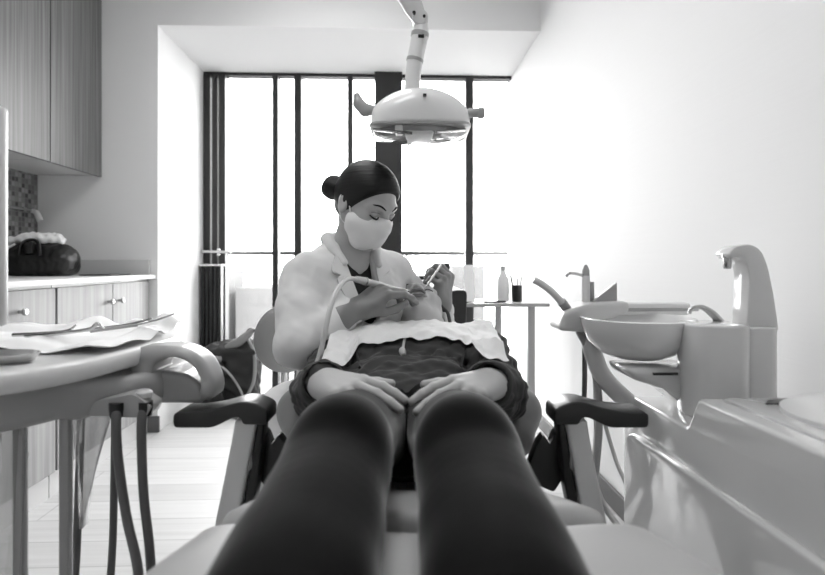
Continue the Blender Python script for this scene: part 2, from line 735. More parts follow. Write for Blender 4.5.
class Thing:
    """an Empty at the base of a thing; part() hangs meshes under it"""
    def __init__(self, name, base, label=None, category=None, group=None, kind=None, cam_axes=True):
        self.ca = cam_axes
        self.o3 = c2w(np.asarray(base, float)) if cam_axes else np.asarray(base, float)
        self.e = bpy.data.objects.new(name, None)
        self.e.empty_display_size = .05
        self.e.location = self.o3
        COL.objects.link(self.e)
        tag(self.e, label, category, group, kind)

    def part(self, name, geo, material, parent=None, smooth=True, label=None, kind=None):
        o = wrap(name, geo, material, self.ca, smooth, self.o3)
        o.parent = parent or self.e
        tag(o, label, kind=kind)
        return o


def single(name, geo, material, label, category, group=None, cam_axes=True, smooth=True):
    v = c2w(geo[0]) if cam_axes else np.asarray(geo[0], float)
    lo, hi = v.min(0), v.max(0)
    b = V3((lo[0] + hi[0]) / 2, (lo[1] + hi[1]) / 2, lo[2])
    o = wrap(name, (v, geo[1]), material, False, smooth, b)
    o.location = b
    return tag(o, label, category, group)


def struct(name, geo, material, parent=None, smooth=False):
    o = wrap(name, geo, material, False, smooth)
    if parent:
        o.parent = parent
    else:
        o['kind'] = 'structure'
    return o


# ================================================================== THE ROOM
XL, XR, YF, YB, ZC = -1.975, 0.87, 3.15, -1.6, 2.6      # left, right, far pier, behind the lens, ceiling
YW = 3.95                                              # window plane
XP = -1.305                                             # left side of the window recess
ZS = 2.29                                              # underside of the soffit over the window

struct('floor', bx(XL - .1, XR + .1, YB - .1, YW + .08, -.1, 0), 'floor')
struct('ceiling', bx(XL - .1, XR + .1, YB - .1, YF + .1, ZC, ZC + .1), 'ceiling')
wl = struct('wall_left', bx(XL - .1, XL, YB - .1, YF + .1, 0, ZC), 'wall')
struct('wall_right', bx(XR, XR + .1, YB - .1, YW + .08, 0, ZC), 'wall_white')
struct('wall_far', cat(bx(XL - .1, XP, YF, YW + .08, 0, ZC), bx(XP, XR, YF, YW + .08, ZS, ZC)), 'wall')
struct('wall_near', bx(XL, XR, YB - .1, YB, 0, ZC), 'wall')
struct('baseboard_right', bx(XR - .014, XR, 1.32, YW, 0, .08, .003), 'base_dark')
struct('baseboard_far', bx(-1.36, XP + .012, YF - .014, YF, 0, .09, .003), 'base_dark')
# mosaic splashback is a finish of the left wall
struct('tile_splashback', bx(XL, XL + .012, 1.8, YF, .88, 1.44), 'tile', wl)

# window: frames, mullions, panes
win = bpy.data.objects.new('window_1', None)
COL.objects.link(win)
tag(win, kind='structure')
y0, y1 = YW - .04, YW + .03
struct('window_frame', cat(bx(XP, XR, y0, y1, ZS - .022, ZS), bx(XP, XR, y0, y1, 0, .03)), 'frame', win)
for xa, xb in ((-1.30, -1.255), (-1.242, -1.205), (-1.195, -1.15), (-.825, -.785), (-.673, -.622), (-.30, -.262), (.537, .595)):
    struct('mullion', bx(xa, xb, y0 - .02, y1, .03, ZS - .022, .003), 'frame', win)
struct('center_post', bx(-.107, .085, y0 - .06, y1 + .02, 0, ZS, .004), 'frame', win)
for xa, xb in ((-1.15, -.825), (-.785, -.673), (-.622, -.30), (-.262, -.107), (.085, .537), (.595, XR)):
    struct('pane', bx(xa, xb, YW - .004, YW + .004, .03, ZS - .022), 'glass', win)
struct('door_handle', cat(tube([V3(-1.30, y0 - .06, 1.03), V3(-1.10, y0 - .06, 1.025)], .011, 8, 0), bx(-1.195, -1.175, y0 - .06, y0 - .01, 1.0, 1.05, .003)), 'metal', win, True)

# ribbed black panel radiator left of the window
rad = Thing('radiator', (-1.25, 3.84, .10), 'black ribbed vertical radiator at the left end of the window', 'radiator', cam_axes=False)
for k in range(5):
    xk = -1.288 + k * .028
    rad.part('column', cat(bx(xk, xk + .024, 3.80, 3.86, .12, .93, .008), bx(xk + .008, xk + .016, 3.82, 3.85, 0, .13)), 'blackp')
rad.part('top_cap', bx(-1.298, -1.145, 3.79, 3.87, .93, .942, .003), 'plastic')

# ------------------------------------------------------------------ outside
struct('floor_balcony', bx(-3, 3, YW + .09, 5.2, -.12, -.01), 'ground')
bal = Thing('balcony_balustrade', (-.1, 4.7, -.01), 'thin metal handrail over clear balcony glass outside the window', 'railing', cam_axes=False)
bal.part('handrail', bx(-2.6, 1.06, 4.68, 4.72, 1.015, 1.05, .004), 'frame')
for k in range(4):
    bal.part('glass_panel', bx(-2.58 + k * .91, -1.69 + k * .91, 4.695, 4.705, .02, 1.015), 'frost')
for k in range(5):
    bal.part('post', bx(-2.6 + k * .91, -2.58 + k * .91, 4.685, 4.715, -.01, 1.015), 'metal')
bld = [(-9.5, -7.6, 24, .6, 'pale distant city block with a flat roof, left of the window'),
       (-7.2, -5.4, 26, -.2, 'lower distant block between the two leftmost city blocks and the dentist'),
       (1.2, 3.1, 27, .1, 'pale distant block seen just right of the dark window post'),
       (3.4, 5.2, 30, .8, 'taller distant block behind the glass table')]
for i, (xa, xb, yy, zt, lb) in enumerate(bld):
    t = Thing('building', ((xa + xb) / 2, yy, -14), lb, 'building', 'distant buildings beyond the balcony', cam_axes=False)
    t.part('facade', bx(xa, xb, yy, yy + 5, -14, zt), 'bldg' if i % 2 else 'bldg2', smooth=False)
    for r in range(3):
        for c in range(3):
            wx = xa + .25 + c * (xb - xa - .3) / 3
            t.part('window', bx(wx, wx + .32, yy - .03, yy + .02, zt - .8 - r * .9, zt - .35 - r * .9), 'bwin', smooth=False)
struct('floor_city', bx(-60, 60, 12, 110, -14.2, -14), 'ground')

# ------------------------------------------------------------------ unseen fill lamps, added on the ceiling to brighten the room
for yy, lb in ((2.35, 'flat square fill lamp added on the ceiling nearest the window'), (1.0, 'flat square fill lamp added on the ceiling above the dental chair')):
    t = Thing('ceiling_fill_lamp', (-.35, yy, ZC), lb, 'lamp', 'flat fill lamps added on the ceiling', cam_axes=False)
    t.part('fill_lamp_frame', cat(bx(-.70, 0, yy - .35, yy - .31, ZC - .035, ZC), bx(-.70, 0, yy + .31, yy + .35, ZC - .035, ZC),
                             bx(-.70, -.66, yy - .31, yy + .31, ZC - .035, ZC), bx(-.04, 0, yy - .31, yy + .31, ZC - .035, ZC)), 'plastic', smooth=False)
    t.part('fill_diffuser', bx(-.66, -.04, yy - .31, yy + .31, ZC - .025, ZC - .005), 'fill_glow', smooth=False)

# ------------------------------------------------------------------ kitchen run on the left wall
XU = -1.61                                             # face of the wall cupboards
for ya, yb, lb in ((2.68, 3.145, 'dark wood wall cupboard beside the far wall'), (2.22, 2.676, 'dark wood wall cupboard nearer the lens, cut by the frame')):
    t = Thing('wall_cupboard', ((XL + XU) / 2, (ya + yb) / 2, 1.43), lb, 'cupboard', 'dark wood wall cupboards', cam_axes=False)
    t.part('carcass', bx(XL + .004, XU - .022, ya, yb, 1.44, 2.45), 'plastic_gray', smooth=False)
    t.part('door', bx(XU - .02, XU, ya + .0015, yb - .0015, 1.43, 2.45, .002), 'wood_dark', smooth=False)
    t.part('side_panel', bx(XL + .01, XU - .022, yb, yb + .004, 1.44, 2.45), 'wood_dark', smooth=False)
XB = -1.345


def knob(t, parent, y, z):
    return t.part('knob', lathe([(.006, 0), (.006, .016), (.013, .018), (.014, .026), (.010, .030)], (XB, y, z), 16, 'x'), 'metal', parent)


t = Thing('drawer_cabinet', (-1.7, 2.05, 0), 'pale wood drawer cabinet under the worktop at the left edge', 'cabinet', cam_axes=False)
t.part('carcass', bx(XL + .004, XB - .02, 1.82, 2.274, .10, .86), 'plastic_gray', smooth=False)
for za, zb in ((.695, .85), (.40, .690), (.11, .395)):
    d = t.part('drawer', bx(XB - .018, XB, 1.824, 2.270, za, zb, .002), 'wood_light', smooth=False)
    knob(t, d, 2.05, (za + zb) / 2)
t.part('plinth', bx(XL + .004, XB - .03, 1.82, 2.274, 0, .10), 'baseb', smooth=False)
t = Thing('base_cabinet', (-1.7, 2.7, 0), 'pale wood two-door base cabinet under the worktop by the far wall', 'cabinet', cam_axes=False)
t.part('carcass', bx(XL + .004, XB - .02, 2.28, 3.148, .10, .86), 'plastic_gray', smooth=False)
for ya, yb, ky in ((2.284, 2.726, 2.68), (2.732, 3.13, 2.78)):
    d = t.part('door', bx(XB - .018, XB, ya, yb, .11, .85, .002), 'wood_light', smooth=False)
    knob(t, d, ky, .765)
t.part('plinth', bx(XL + .004, XB - .03, 2.28, 3.148, 0, .10), 'baseb', smooth=False)
single('worktop', bx(XL + .012, XB + .03, 1.8, 3.148, .862, .885, .003), 'stone', 'pale worktop along the left wall carrying the black bag', 'worktop', cam_axes=False)
single('upstand', bx(XL + .013, XB - .0, 3.128, 3.149, .8855, .968, .002), 'upstand', 'grey upstand strip at the far end of the worktop', 'upstand', cam_axes=False)
single('hob_plate', bx(-1.58, -1.42, 2.86, 3.08, .8855, .892, .003), 'blackp', 'thin black hob plate on the worktop right of the bag', 'hob', cam_axes=False)
t = Thing('utensil_rail', (XL + .03, 2.6, 1.22), 'pale rail with a white hook fixed to the mosaic tiles', 'rail', cam_axes=False)
t.part('bar', cat(tube([V3(XL + .03, 1.9, 1.235), V3(XL + .03, 3.09, 1.235)], .007, 8, 0), bx(XL + .012, XL + .035, 2.0, 2.02, 1.225, 1.245), bx(XL + .012, XL + .035, 3.0, 3.02, 1.225, 1.245)), 'metal')
t.part('hook', tube([V3(XL + .03, 3.07, 1.235), V3(XL + .055, 3.07, 1.225), V3(XL + .075, 3.07, 1.18)], [.010, .014, .016], 10), 'plastic')

# black bowling bag with a white cloth on top
bc = V3(-1.762, 2.85, .887)
t = Thing('handbag', bc, 'rounded black leather bag lying on the worktop in front of the mosaic tiles', 'bag', cam_axes=False)
s = Solid(.03)
s.cap(bc + V3(-.09, .0, .085), bc + V3(.10, 0, .085), .082, .078)
s.box(bc + V3(0, 0, .06), V3(.165, .08, .058), .035, k=.03)
s.post = folds(.003, 70, 3)
t.part('body', s.mesh(.006), 'leather')
t.part('piping', tube([bc + V3(-.145, -.055, .012), bc + V3(-.15, -.075, .07), bc + V3(-.12, -.07, .13), bc + V3(-.09, -.05, .158)], .006, 8), 'plastic_gray')
t.part('handle', tube([bc + V3(-.05, -.085, .10), bc + V3(-.04, -.08, .158), bc + V3(0, -.065, .178), bc + V3(.04, -.08, .158), bc + V3(.05, -.085, .10)], .008, 8), 'leather')
t.part('clasp', bx(bc[0] - .02, bc[0] + .02, bc[1] - .095, bc[1] - .07, bc[2] + .11, bc[2] + .165, .004), 'blackp')
s = Solid(.02)
s.ell(bc + V3(-.02, .02, .182), V3(.125, .07, .034))
s.cap(bc + V3(-.10, 0, .18), bc + V3(-.13, -.02, .17), .02)
s.cap(bc + V3(.08, .01, .18), bc + V3(.125, -.03, .155), .016, .01)
s.post = folds(.006, 80, 5)
single('folded_towel', s.mesh(.005), 'cloth_w', 'crumpled white towel lying on top of the black bag', 'towel', cam_axes=False)

# ------------------------------------------------------------------ black backpack on the floor by the window
pc = V3(-1.04, 3.60, 0)
t = Thing('backpack', pc, 'black backpack slumped on the floor by the window', 'backpack', cam_axes=False)
s = Solid(.03)
s.box(pc + V3(.03, 0, .22), V3(.165, .10, .21), .06)
s.box(pc + V3(.06, .01, .36), V3(.11, .07, .09), .05)
s.post = folds(.012, 45, 9)
t.part('body', s.mesh(.008), 'nylon')
s = Solid(.02)
s.box(pc + V3(-.10, -.09, .17), V3(.09, .07, .165), .03, rotz(.2))
s.post = folds(.006, 55, 12)
pk = t.part('front_pocket', s.mesh(.007), 'nylon')
t.part('zip', bx(pc[0] - .15, pc[0] - .06, pc[1] - .168, pc[1] - .160, .255, .262), 'plastic_gray', pk)
t.part('top_flap', cat(tube([pc + V3(-.15, -.12, .335), pc + V3(-.09, -.14, .35), pc + V3(-.02, -.1, .345)], [.02, .026, .02], 10),
                       tube([pc + V3(.0, -.06, .41), pc + V3(.08, -.05, .45), pc + V3(.16, -.02, .52)], [.02, .03, .018], 10)), 'nylon_g')
t.part('strap', tube([pc + V3(-.08, -.14, .33), pc + V3(.02, -.17, .30), pc + V3(.10, -.17, .20), pc + V3(.13, -.16, .10), pc + V3(.05, -.18, .03), pc + V3(.12, -.24, .012)], .012, 8, flat=.4), 'nylon_g')
t.part('strap', tube([pc + V3(.12, -.02, .47), pc + V3(.18, -.08, .38), pc + V3(.19, -.12, .22), pc + V3(.14, -.13, .1)], .012, 8, flat=.4), 'nylon_g')
t.part('grab_handle', tube([pc + V3(.10, 0, .45), pc + V3(.13, -.02, .52), pc + V3(.19, -.02, .50), pc + V3(.20, 0, .43)], .008, 8), 'nylon')

# ------------------------------------------------------------------ glass table by the window, and what stands on it
t = Thing('glass_table', (.5, 2.85, 0), 'narrow glass table with grey legs by the right end of the window', 'table', cam_axes=False)
t.part('top', bx(.18, .79, 2.70, 3.05, .738, .75, .003), 'tglass')
t.part('edge_rail', bx(.18, .79, 2.69, 2.70, .733, .751, .002), 'plastic_mid')
for xa, ya in ((.575, 2.98), (.69, 2.72), (.22, 2.72), (.22, 2.98)):
    t.part('leg', bx(xa, xa + .035, ya, ya + .035, 0, .737, .003), 'plastic_mid')
t = Thing('bottle', (.585, 2.83, .75), 'white slim bottle on the glass table beside the black pen cup', 'bottle', cam_axes=False)
t.part('body', lathe([(.02, 0), (.031, .003), (.033, .06), (.032, .11), (.016, .15), (.012, .162)], (.585, 2.83, .75), 24), 'plastic')
t.part('cap', lathe([(.014, .160), (.014, .182), (.011, .186)], (.585, 2.83, .75), 20), 'plastic_mid')
t = Thing('pen_cup', (.655, 2.82, .75), 'small black pen cup at the right end of the glass table', 'cup', cam_axes=False)
t.part('cup', lathe([(.024, 0), (.027, .002), (.028, .085), (.025, .085), (.024, .006)], (.655, 2.82, .75), 24), 'blackp')
for k, (dx, dy, h, mm, lb) in enumerate(((-.02, .0, .135, 'blackp', 'black pen leaning left in the pen cup'), (.004, .006, .12, 'plastic_mid', 'grey pen upright in the middle of the pen cup'), (.016, -.002, .13, 'plastic', 'white pen leaning right in the pen cup'))):
    single('pen', tube([V3(.655 + dx * .3, 2.82 + dy, .757), V3(.655 + dx * 1.6, 2.82 + dy, .75 + h)], .0042, 8, 0), mm, lb, 'pen', 'pens in the black cup', cam_axes=False)
t = Thing('sign_holder', (.385, 2.85, .75), 'leaning clear sign holder with a blank white card on the glass table', 'sign holder', cam_axes=False)
t.part('card', prism([(2.80, .752), (2.806, .752), (2.872, .94), (2.866, .94)], .385, .435, 'x'), 'paper', smooth=False)
t.part('back_leg', prism([(2.93, .7505), (2.936, .7505), (2.874, .935), (2.868, .935)], .388, .432, 'x'), 'tglass', smooth=False)
single('phone', bx(.47, .58, 2.72, 2.78, .7505, .76, .003), 'blackp', 'thin black phone lying on the glass table below the white bottle', 'phone', cam_axes=False)
single('notebook', bx(.30, .385, 2.715, 2.77, .7505, .758, .002), 'blackp', 'small black notebook at the left end of the glass table', 'notebook', cam_axes=False)

# ------------------------------------------------------------------ black slat-back chair behind the patient's head
t = Thing('side_chair', (.10, 2.6, 0), 'black slat-back chair between the patient and the window', 'chair', cam_axes=False)
t.part('seat', bx(-.09, .30, 2.42, 2.78, .43, .465, .015), 'black')
for xa in (-.09, .272):
    t.part('leg', bx(xa, xa + .028, 2.75, 2.78, 0, .43, .004), 'black')
    t.part('leg', bx(xa, xa + .028, 2.43, 2.46, 0, .43, .004), 'black')
    t.part('back_post', bx(xa, xa + .028, 2.75, 2.78, .466, .95, .005), 'black')
for z in (.865, .795, .725):
    t.part('slat', bx(-.062, .272, 2.757, 2.773, z, z + .022, .004), 'black')
t = Thing('visitor_chair', (.27, 2.25, 0), 'black padded chair seen edge-on just right of the patient', 'chair', cam_axes=False)
t.part('backrest', prism(fillet([(.215, .48), (.275, .48), (.285, .85), (.225, .85)], .02), 2.02, 2.38, 'y', .006), 'black')
t.part('seat', bx(-.14, .212, 1.98, 2.34, .42, .47, .02), 'black')
for xa, ya in ((.235, 2.06), (.235, 2.33), (-.12, 2.0), (-.12, 2.31)):
    t.part('leg', bx(xa, xa + .025, ya, ya + .025, 0, .48 if xa > .1 else .42, .003), 'metal')

# ================================================================== DENTAL UNIT ON THE RIGHT (room axes)
t = Thing('spittoon_unit', (.70, .8, 0), 'glossy white dental unit along the right wall with a rinsing bowl', 'dental unit', cam_axes=False)
prof = fillet([(.05, .03), (1.27, .03), (1.285, .60), (1.25, .645), (1.0, .645), (.965, .707), (.05, .707)], [.01, .02, .05, .02, .008, .008, .02])
t.part('cabinet_body', prism(prof, .552, XR - .004, 'x', .007), 'gloss')
prof = fillet([(.10, .06), (1.235, .06), (1.235, .575), (.10, .575)], [.02, .02, .06, .02])
t.part('side_panel', prism(prof, .532, .553, 'x', .006), 'gloss')
t.part('top_tray', bx(.585, .80, .30, .945, .705, .713, .006), 'gloss')
t.part('vent_slot', prism(fillet([(.625, .895), (.69, .905), (.70, .93), (.655, .925)], .01), .706, .7145, 'z'), 'blackp')
t.part('lid', lathe([(.125, .0), (.124, .008), (.10, .018), (.05, .024), (.0005, .025)], (.735, .80, .712), 40), 'plastic')
# column: rounded box, the cup-filler block behind it and the tall filler neck
colp = fillet([(.592, 1.03), (.715, 1.03), (.715, 1.15), (.592, 1.15)], .058)
t.part('bowl_column', prism(colp, .644, .829, 'z', .006), 'gloss')
blk = fillet([(.700, 1.06), (.775, 1.06), (.78, 1.18), (.70, 1.18)], .02)
t.part('filler_block', prism(blk, .644, .822, 'z', .004), 'gloss')
NK = [c2w(at(px, py, 1.13)) for px, py in ((738, 329), (740, 300), (741, 275), (738, 262), (731, 256), (724, 259), (721, 254), (727, 247), (742, 244), (753, 250), (760, 266), (766, 295), (771, 329))]
n_ = t.part('cup_filler', prism(fillet([(p[0], p[2]) for p in NK], [0, .02, .02, .012, .012, .003, .003, .012, .015, .02, .02, .02, 0], 4), 1.075, 1.125, 'y', .006), 'gloss')
NZ = c2w(at(726.5, 263, 1.13))
t.part('nozzle', lathe([(.006, 0), (.008, .004), (.008, .022), (.011, .024), (.011, .030)], (NZ[0], 1.10, NZ[2] - .012), 16), 'metal', n_)
# bowl
bc = V3(.548, 1.20, .74)
bw = [(.03, .0), (.055, .002), (.085, .015), (.108, .04), (.119, .072), (.122, .088), (.117, .090), (.112, .075), (.09, .035), (.05, .012), (.002, .010)]
t.part('rinsing_bowl', lathe(bw, bc, 48), 'ceramic')
t.part('bowl_support', cat(prism([(.48, .735), (.64, .735), (.64, .70), (.62, .645), (.565, .69), (.495, .712)], 1.10, 1.21, 'y', .012)), 'gloss')
t.part('bowl_vent', bx(.535, .585, 1.094, 1.102, .722, .727), 'blackp')
t.part('rinse_spout', tube([V3(.70, 1.14, .825), V3(.675, 1.13, .845), V3(.648, 1.12, .858), V3(.628, 1.12, .855), V3(.622, 1.12, .845)], [.009, .008, .005, .004, .004], 10), 'metal')

# swing arm of the assistant's instruments
t = Thing('assistant_arm', (.55, 1.30, .0), 'pale swing arm holding suction tubes behind the rinsing bowl', 'instrument arm', cam_axes=False)
t.part('support_tube', tube([V3(.475, 1.29, .785), V3(.475, 1.27, .74), V3(.50, 1.26, .68), V3(.56, 1.24, .62), V3(.60, 1.22, .60)], .021, 14), 'plastic_gray')
t.part('arm_bar', bx(.53, .72, 1.285, 1.335, .825, .855, .008), 'plastic')
t.part('arm_tip', bx(.53, .735, 1.28, 1.29, .835, .843, .002), 'plastic_mid')
hold = Solid(.015)
hold.poly(fillet([(.385, .795), (.40, .84), (.46, .858), (.55, .862), (.55, .835), (.47, .812), (.45, .79)], .012), 1.24, 1.33, .008, R=np.array([[1, 0, 0], [0, 0, 1], [0, 1, 0]]).T)
t.part('instrument_holder', hold.mesh(.004), 'plastic_gray')
t.part('holder_flag', prism([(.475, .858), (.535, .858), (.535, .905)], 1.275, 1.29, 'y', .002), 'plastic_mid')
hA = t.part('hose', tube([V3(.445, 1.28, .79), V3(.475, 1.27, .72), V3(.49, 1.27, .60), V3(.485, 1.28, .46), V3(.48, 1.30, .35), V3(.56, 1.34, .2)], .009, 10), 'plastic_mid')
t.part('hose', tube([V3(.455, 1.30, .79), V3(.49, 1.30, .70), V3(.50, 1.31, .55), V3(.50, 1.31, .4), V3(.60, 1.34, .25)], .008, 10), 'hose')
t.part('hose', tube([V3(.462, 1.29, .79), V3(.468, 1.31, .62), V3(.455, 1.32, .48), V3(.50, 1.33, .30), V3(.56, 1.34, .15)], .006, 10), 'hose_d')
t.part('hose', tube([V3(.47, 1.30, .80), V3(.51, 1.31, .60), V3(.55, 1.32, .47), V3(.585, 1.33, .38), V3(.60, 1.34, .2)], .005, 10), 'hose')
t = Thing('suction_tube', (.40, 1.28, .84), 'white suction tube leaning left out of the swing arm', 'suction tube', cam_axes=False)
t.part('tube', tube([V3(.412, 1.27, .848), V3(.395, 1.26, .862), V3(.37, 1.25, .885), V3(.345, 1.25, .903), V3(.328, 1.25, .912)], [.009, .0085, .008, .008, .0085], 12), 'plastic')
t.part('grip', tube([V3(.418, 1.275, .838), V3(.398, 1.262, .860)], .011, 12, 0), 'plastic_mid')
t = Thing('air_water_syringe', (.465, 1.29, .86), 'upright grey spray syringe with a bent tip in the swing arm', 'syringe', cam_axes=False)
t.part('body', tube([V3(.465, 1.29, .858), V3(.465, 1.29, .92)], .010, 14, 0), 'plastic')
t.part('tip', tube([V3(.465, 1.29, .915), V3(.45, 1.285, .922), V3(.425, 1.28, .926), V3(.415, 1.28, .918)], .0035, 8), 'metal')
t.part('button', lathe([(.009, 0), (.009, .012), (.005, .022), (.003, .026)], (.465, 1.29, .92), 14), 'plastic_mid')
single('scaler_handpiece', tube([V3(.480, 1.30, .855), V3(.482, 1.30, .905)], [.009, .007], 12, 0), 'plastic_mid', 'short grey handpiece standing just right of the spray syringe', 'handpiece', cam_axes=False)


# ================================================================== DENTAL CHAIR (lens-aligned axes from here on)
def loft(st, p=.42, q=.6, seg=64, dip=.0):
    """st: (x centre, depth, z top, half width, thickness); super-elliptic sections"""
    a = np.linspace(0, 2 * math.pi, seg, endpoint=False)
    c, s = np.cos(a), np.sin(a)
    vs, fs = [], []
    for xc, y, zt, hw, th in st:
        xr = np.sign(c) * np.abs(c) ** p
        z = zt - th / 2 + th / 2 * np.sign(s) * np.abs(s) ** q
        z = z - dip * np.clip(s, 0, 1) ** .5 * (1 - xr ** 2)
        vs.append(np.stack([xc + hw * xr, np.full(seg, y), z], 1))
    for i in range(len(st) - 1):
        for k in range(seg):
            fs.append((i * seg + k, i * seg + (k + 1) % seg, (i + 1) * seg + (k + 1) % seg, (i + 1) * seg + k))
    fs.append(tuple(range(seg))[::-1])
    fs.append(tuple((len(st) - 1) * seg + k for k in range(seg)))
    return np.vstack(vs), fs


def cushion(st, n=10, end=.03, dip=.0):
    """interpolates the stations and rounds both ends"""
    A = catmull(np.array(st, float), n)
    out = []
    a0, a1 = A[0].copy(), A[-1].copy()
    for u in (0, .35, .7, 1):
        for A_, sg, dst in ((a0, -1, 'h'), (a1, 1, 't')):
            pass
    head = []
    for u in np.linspace(0, 1, 6)[:-1]:
        r = math.sqrt(max(0, 1 - (1 - u) ** 2))
        b = a0.copy()
        b[1] = a0[1] - end * (1 - u)
        sh = .35 + .65 * r
        b[2] = a0[2] - a0[4] * (1 - sh) / 2
        b[4] = a0[4] * sh
        b[3] = a0[3] - end * (1 - r)
        head.append(b)
    tail = []
    for u in np.linspace(1, 0, 6)[1:]:
        r = math.sqrt(max(0, 1 - (1 - u) ** 2))
        b = a1.copy()
        b[1] = a1[1] + end * (1 - u)
        sh = .35 + .65 * r
        b[2] = a1[2] - a1[4] * (1 - sh) / 2
        b[4] = a1[4] * sh
        b[3] = a1[3] - end * (1 - r)
        tail.append(b)
    return loft(np.vstack([head, A, tail]), dip=dip)


RXZ = np.array([[1, 0, 0], [0, 0, 1], [0, 1, 0]], float)        # polygon drawn in (x, z), extruded along depth
CX = -.008
t = Thing('dental_chair', (CX, .95, 0), 'reclined pale grey dental chair the patient lies on', 'dental chair')
t.part('leg_rest', cushion([(CX + .015, .13, .60, .30, .12), (CX + .02, .35, .628, .325, .12), (CX + .03, .56, .640, .328, .12), (CX + .025, .685, .638, .292, .11)], dip=.028), 'uphol')
t.part('seat_cushion', cushion([(CX + .01, .75, .634, .262, .11), (CX, .86, .612, .225, .11), (CX, 1.0, .555, .21, .10), (CX, 1.15, .515, .22, .10)], dip=.02), 'uphol')
s = Solid(.03)
s.box((CX, 1.40, .515), (.235, .21, .04), .035, np.array([[1, 0, 0], [0, math.cos(.26), -math.sin(.26)], [0, math.sin(.26), math.cos(.26)]]))
for sg in (-1, 1):
    s.chain([V3(CX + sg * .235, 1.22, .56), V3(CX + sg * .255, 1.30, .60), V3(CX + sg * .235, 1.50, .64), V3(CX + sg * .16, 1.60, .65)], [.042, .05, .045, .04])
t.part('backrest', s.mesh(.008), 'uphol_d')
s = Solid(.02)
s.box((.015, 1.74, .652), (.11, .10, .030), .028)
s.cap((-.08, 1.74, .675), (-.08, 1.80, .68), .025)
s.cap((.11, 1.74, .675), (.11, 1.80, .68), .025)
hr = t.part('headrest', s.mesh(.007), 'uphol_d')
t.part('headrest_bar', bx(-.02, .05, 1.58, 1.68, .595, .612, .004), 'metal', hr)
t.part('frame', cat(bx(CX - .16, CX + .16, .45, 1.25, .40, .47, .02), bx(CX - .13, CX + .13, 1.22, 1.55, .40, .455, .02)), 'plastic_gray')
t.part('column', lathe([(.15, .06), (.13, .10), (.11, .20), (.11, .42)], (CX, 1.0, 0), 32), 'plastic_gray')
t.part('base_plate', prism(fillet([(CX - .26, .55), (CX + .26, .55), (CX + .30, 1.4), (CX - .30, 1.4)], .12), 0, .065, 'z', .012), 'plastic')
ARM = [(a * .965, b - .004 - (.006 if b > .67 else 0)) for a, b in [(.288, .640), (.288, .668), (.302, .683), (.325, .691), (.35, .690), (.378, .681), (.405, .669), (.44, .665), (.478, .664), (.478, .634), (.40, .634), (.380, .643), (.36, .653), (.345, .655), (.337, .640)]]
for sg, side in ((-1, 'left'), (1, 'right')):
    X = lambda x: sg * x - .003
    P = [(X(a), b) for a, b in ARM]
    a_ = t.part('armrest', prism(fillet(P, [.008] * 2 + [.02] * 6 + [.01, .01] + [.02] * 4 + [.006], 4), 1.065, 1.14, 'y', .004), 'pad')
    t.part('armrest_post', prism([(X(.302), .643), (X(.345), .643), (X(.352), .60), (X(.388), .42), (X(.30), .42), (X(.305), .45), (X(.335), .47)], 1.075, 1.135, 'y', .006), 'plastic')
    t.part('post_cover', prism([(X(.289), .642), (X(.303), .642), (X(.330), .48), (X(.318), .44), (X(.302), .52)], 1.085, 1.125, 'y', .004), 'black')
    t.part('side_rail', bx(min(X(.12), X(.37)), max(X(.12), X(.37)), 1.08, 1.13, .405, .445, .006), 'plastic_gray')
    H = [(.316, .578), (.303, .613), (.292, .606), (.283, .580), (.270, .602), (.257, .585), (.24, .54), (.255, .50), (.29, .485), (.312, .52)]
    t.part('hinge_cover', prism(fillet([(X(a), b) for a, b in H], .007), 1.115, 1.145, 'y', .003), 'blackp')
    t.part('hinge_disc', lathe([(.034, -.006), (.037, -.003), (.037, .003), (.034, .006)], (X(.318), 1.12, .555), 28, 'x'), 'plastic_mid')

# ================================================================== DELIVERY UNIT ON THE LEFT
t = Thing('delivery_unit', (-.75, 1.1, 0), 'pale dentist tray unit with hanging hoses at the left edge of the photo', 'dental tray unit')
tp = fillet([(-1.05, .79), (-.75, .79), (-.62, .835), (-.565, .93), (-.53, 1.13), (-.53, 1.28), (-.58, 1.42), (-1.05, 1.42)], [.05, .03, .05, .10, .10, .05, .08, .05])
s = Solid(.012)
s.poly(tp, .745, .782, .014)
t.part('tray', s.mesh(.0055), 'plastic')
s = Solid(.03)
s.poly(fillet([(-1.02, .84), (-.74, .84), (-.655, .88), (-.605, .97), (-.565, 1.15), (-.56, 1.25), (-.62, 1.36), (-1.02, 1.36)], .06), .672, .752, .025)
s.poly(fillet([(-.62, .97), (-.50, 1.08), (-.47, 1.25), (-.62, 1.28)], .04), .668, .735, .02, k=.03)
t.part('unit_body', s.mesh(.006), 'plastic_mid')
s = Solid(.02)
hp = fillet([(-.58, .776), (-.515, .786), (-.455, .782), (-.415, .756), (-.396, .71), (-.397, .676), (-.46, .672), (-.56, .69)], [.01, .06, .06, .06, .04, .015, .04, .02])
s.poly(hp, 1.085, 1.18, .024, R=RXZ)
s.poly(fillet([(-.515, .752), (-.475, .766), (-.438, .752), (-.418, .715), (-.425, .655), (-.515, .655)], .02), 1.0, 1.3, .004, R=RXZ, k=.006, op='s')
s.poly(fillet([(-.60, .668), (-.418, .668), (-.424, .705), (-.455, .728), (-.60, .742)], .012), 1.10, 1.20, .010, R=RXZ, k=.004)
for k in range(2):
    s.cap(V3(-.437 + .013 * k, 1.088, .769 - .008 * k), V3(-.412 + .010 * k, 1.088, .715), .005, k=.004, op='s')
t.part('handle', s.mesh(.004), 'plastic_mid')
t.part('hose_holder', prism(fillet([(-.600, .672), (-.575, .700), (-.51, .712), (-.475, .69), (-.485, .668)], .008), 1.0, 1.05, 'y', .004), 'plastic_mid')
t.part('knob', lathe([(.015, -.003), (.015, .006), (.010, .010)], (-.498, 1.02, .705), 20), 'plastic_gray')
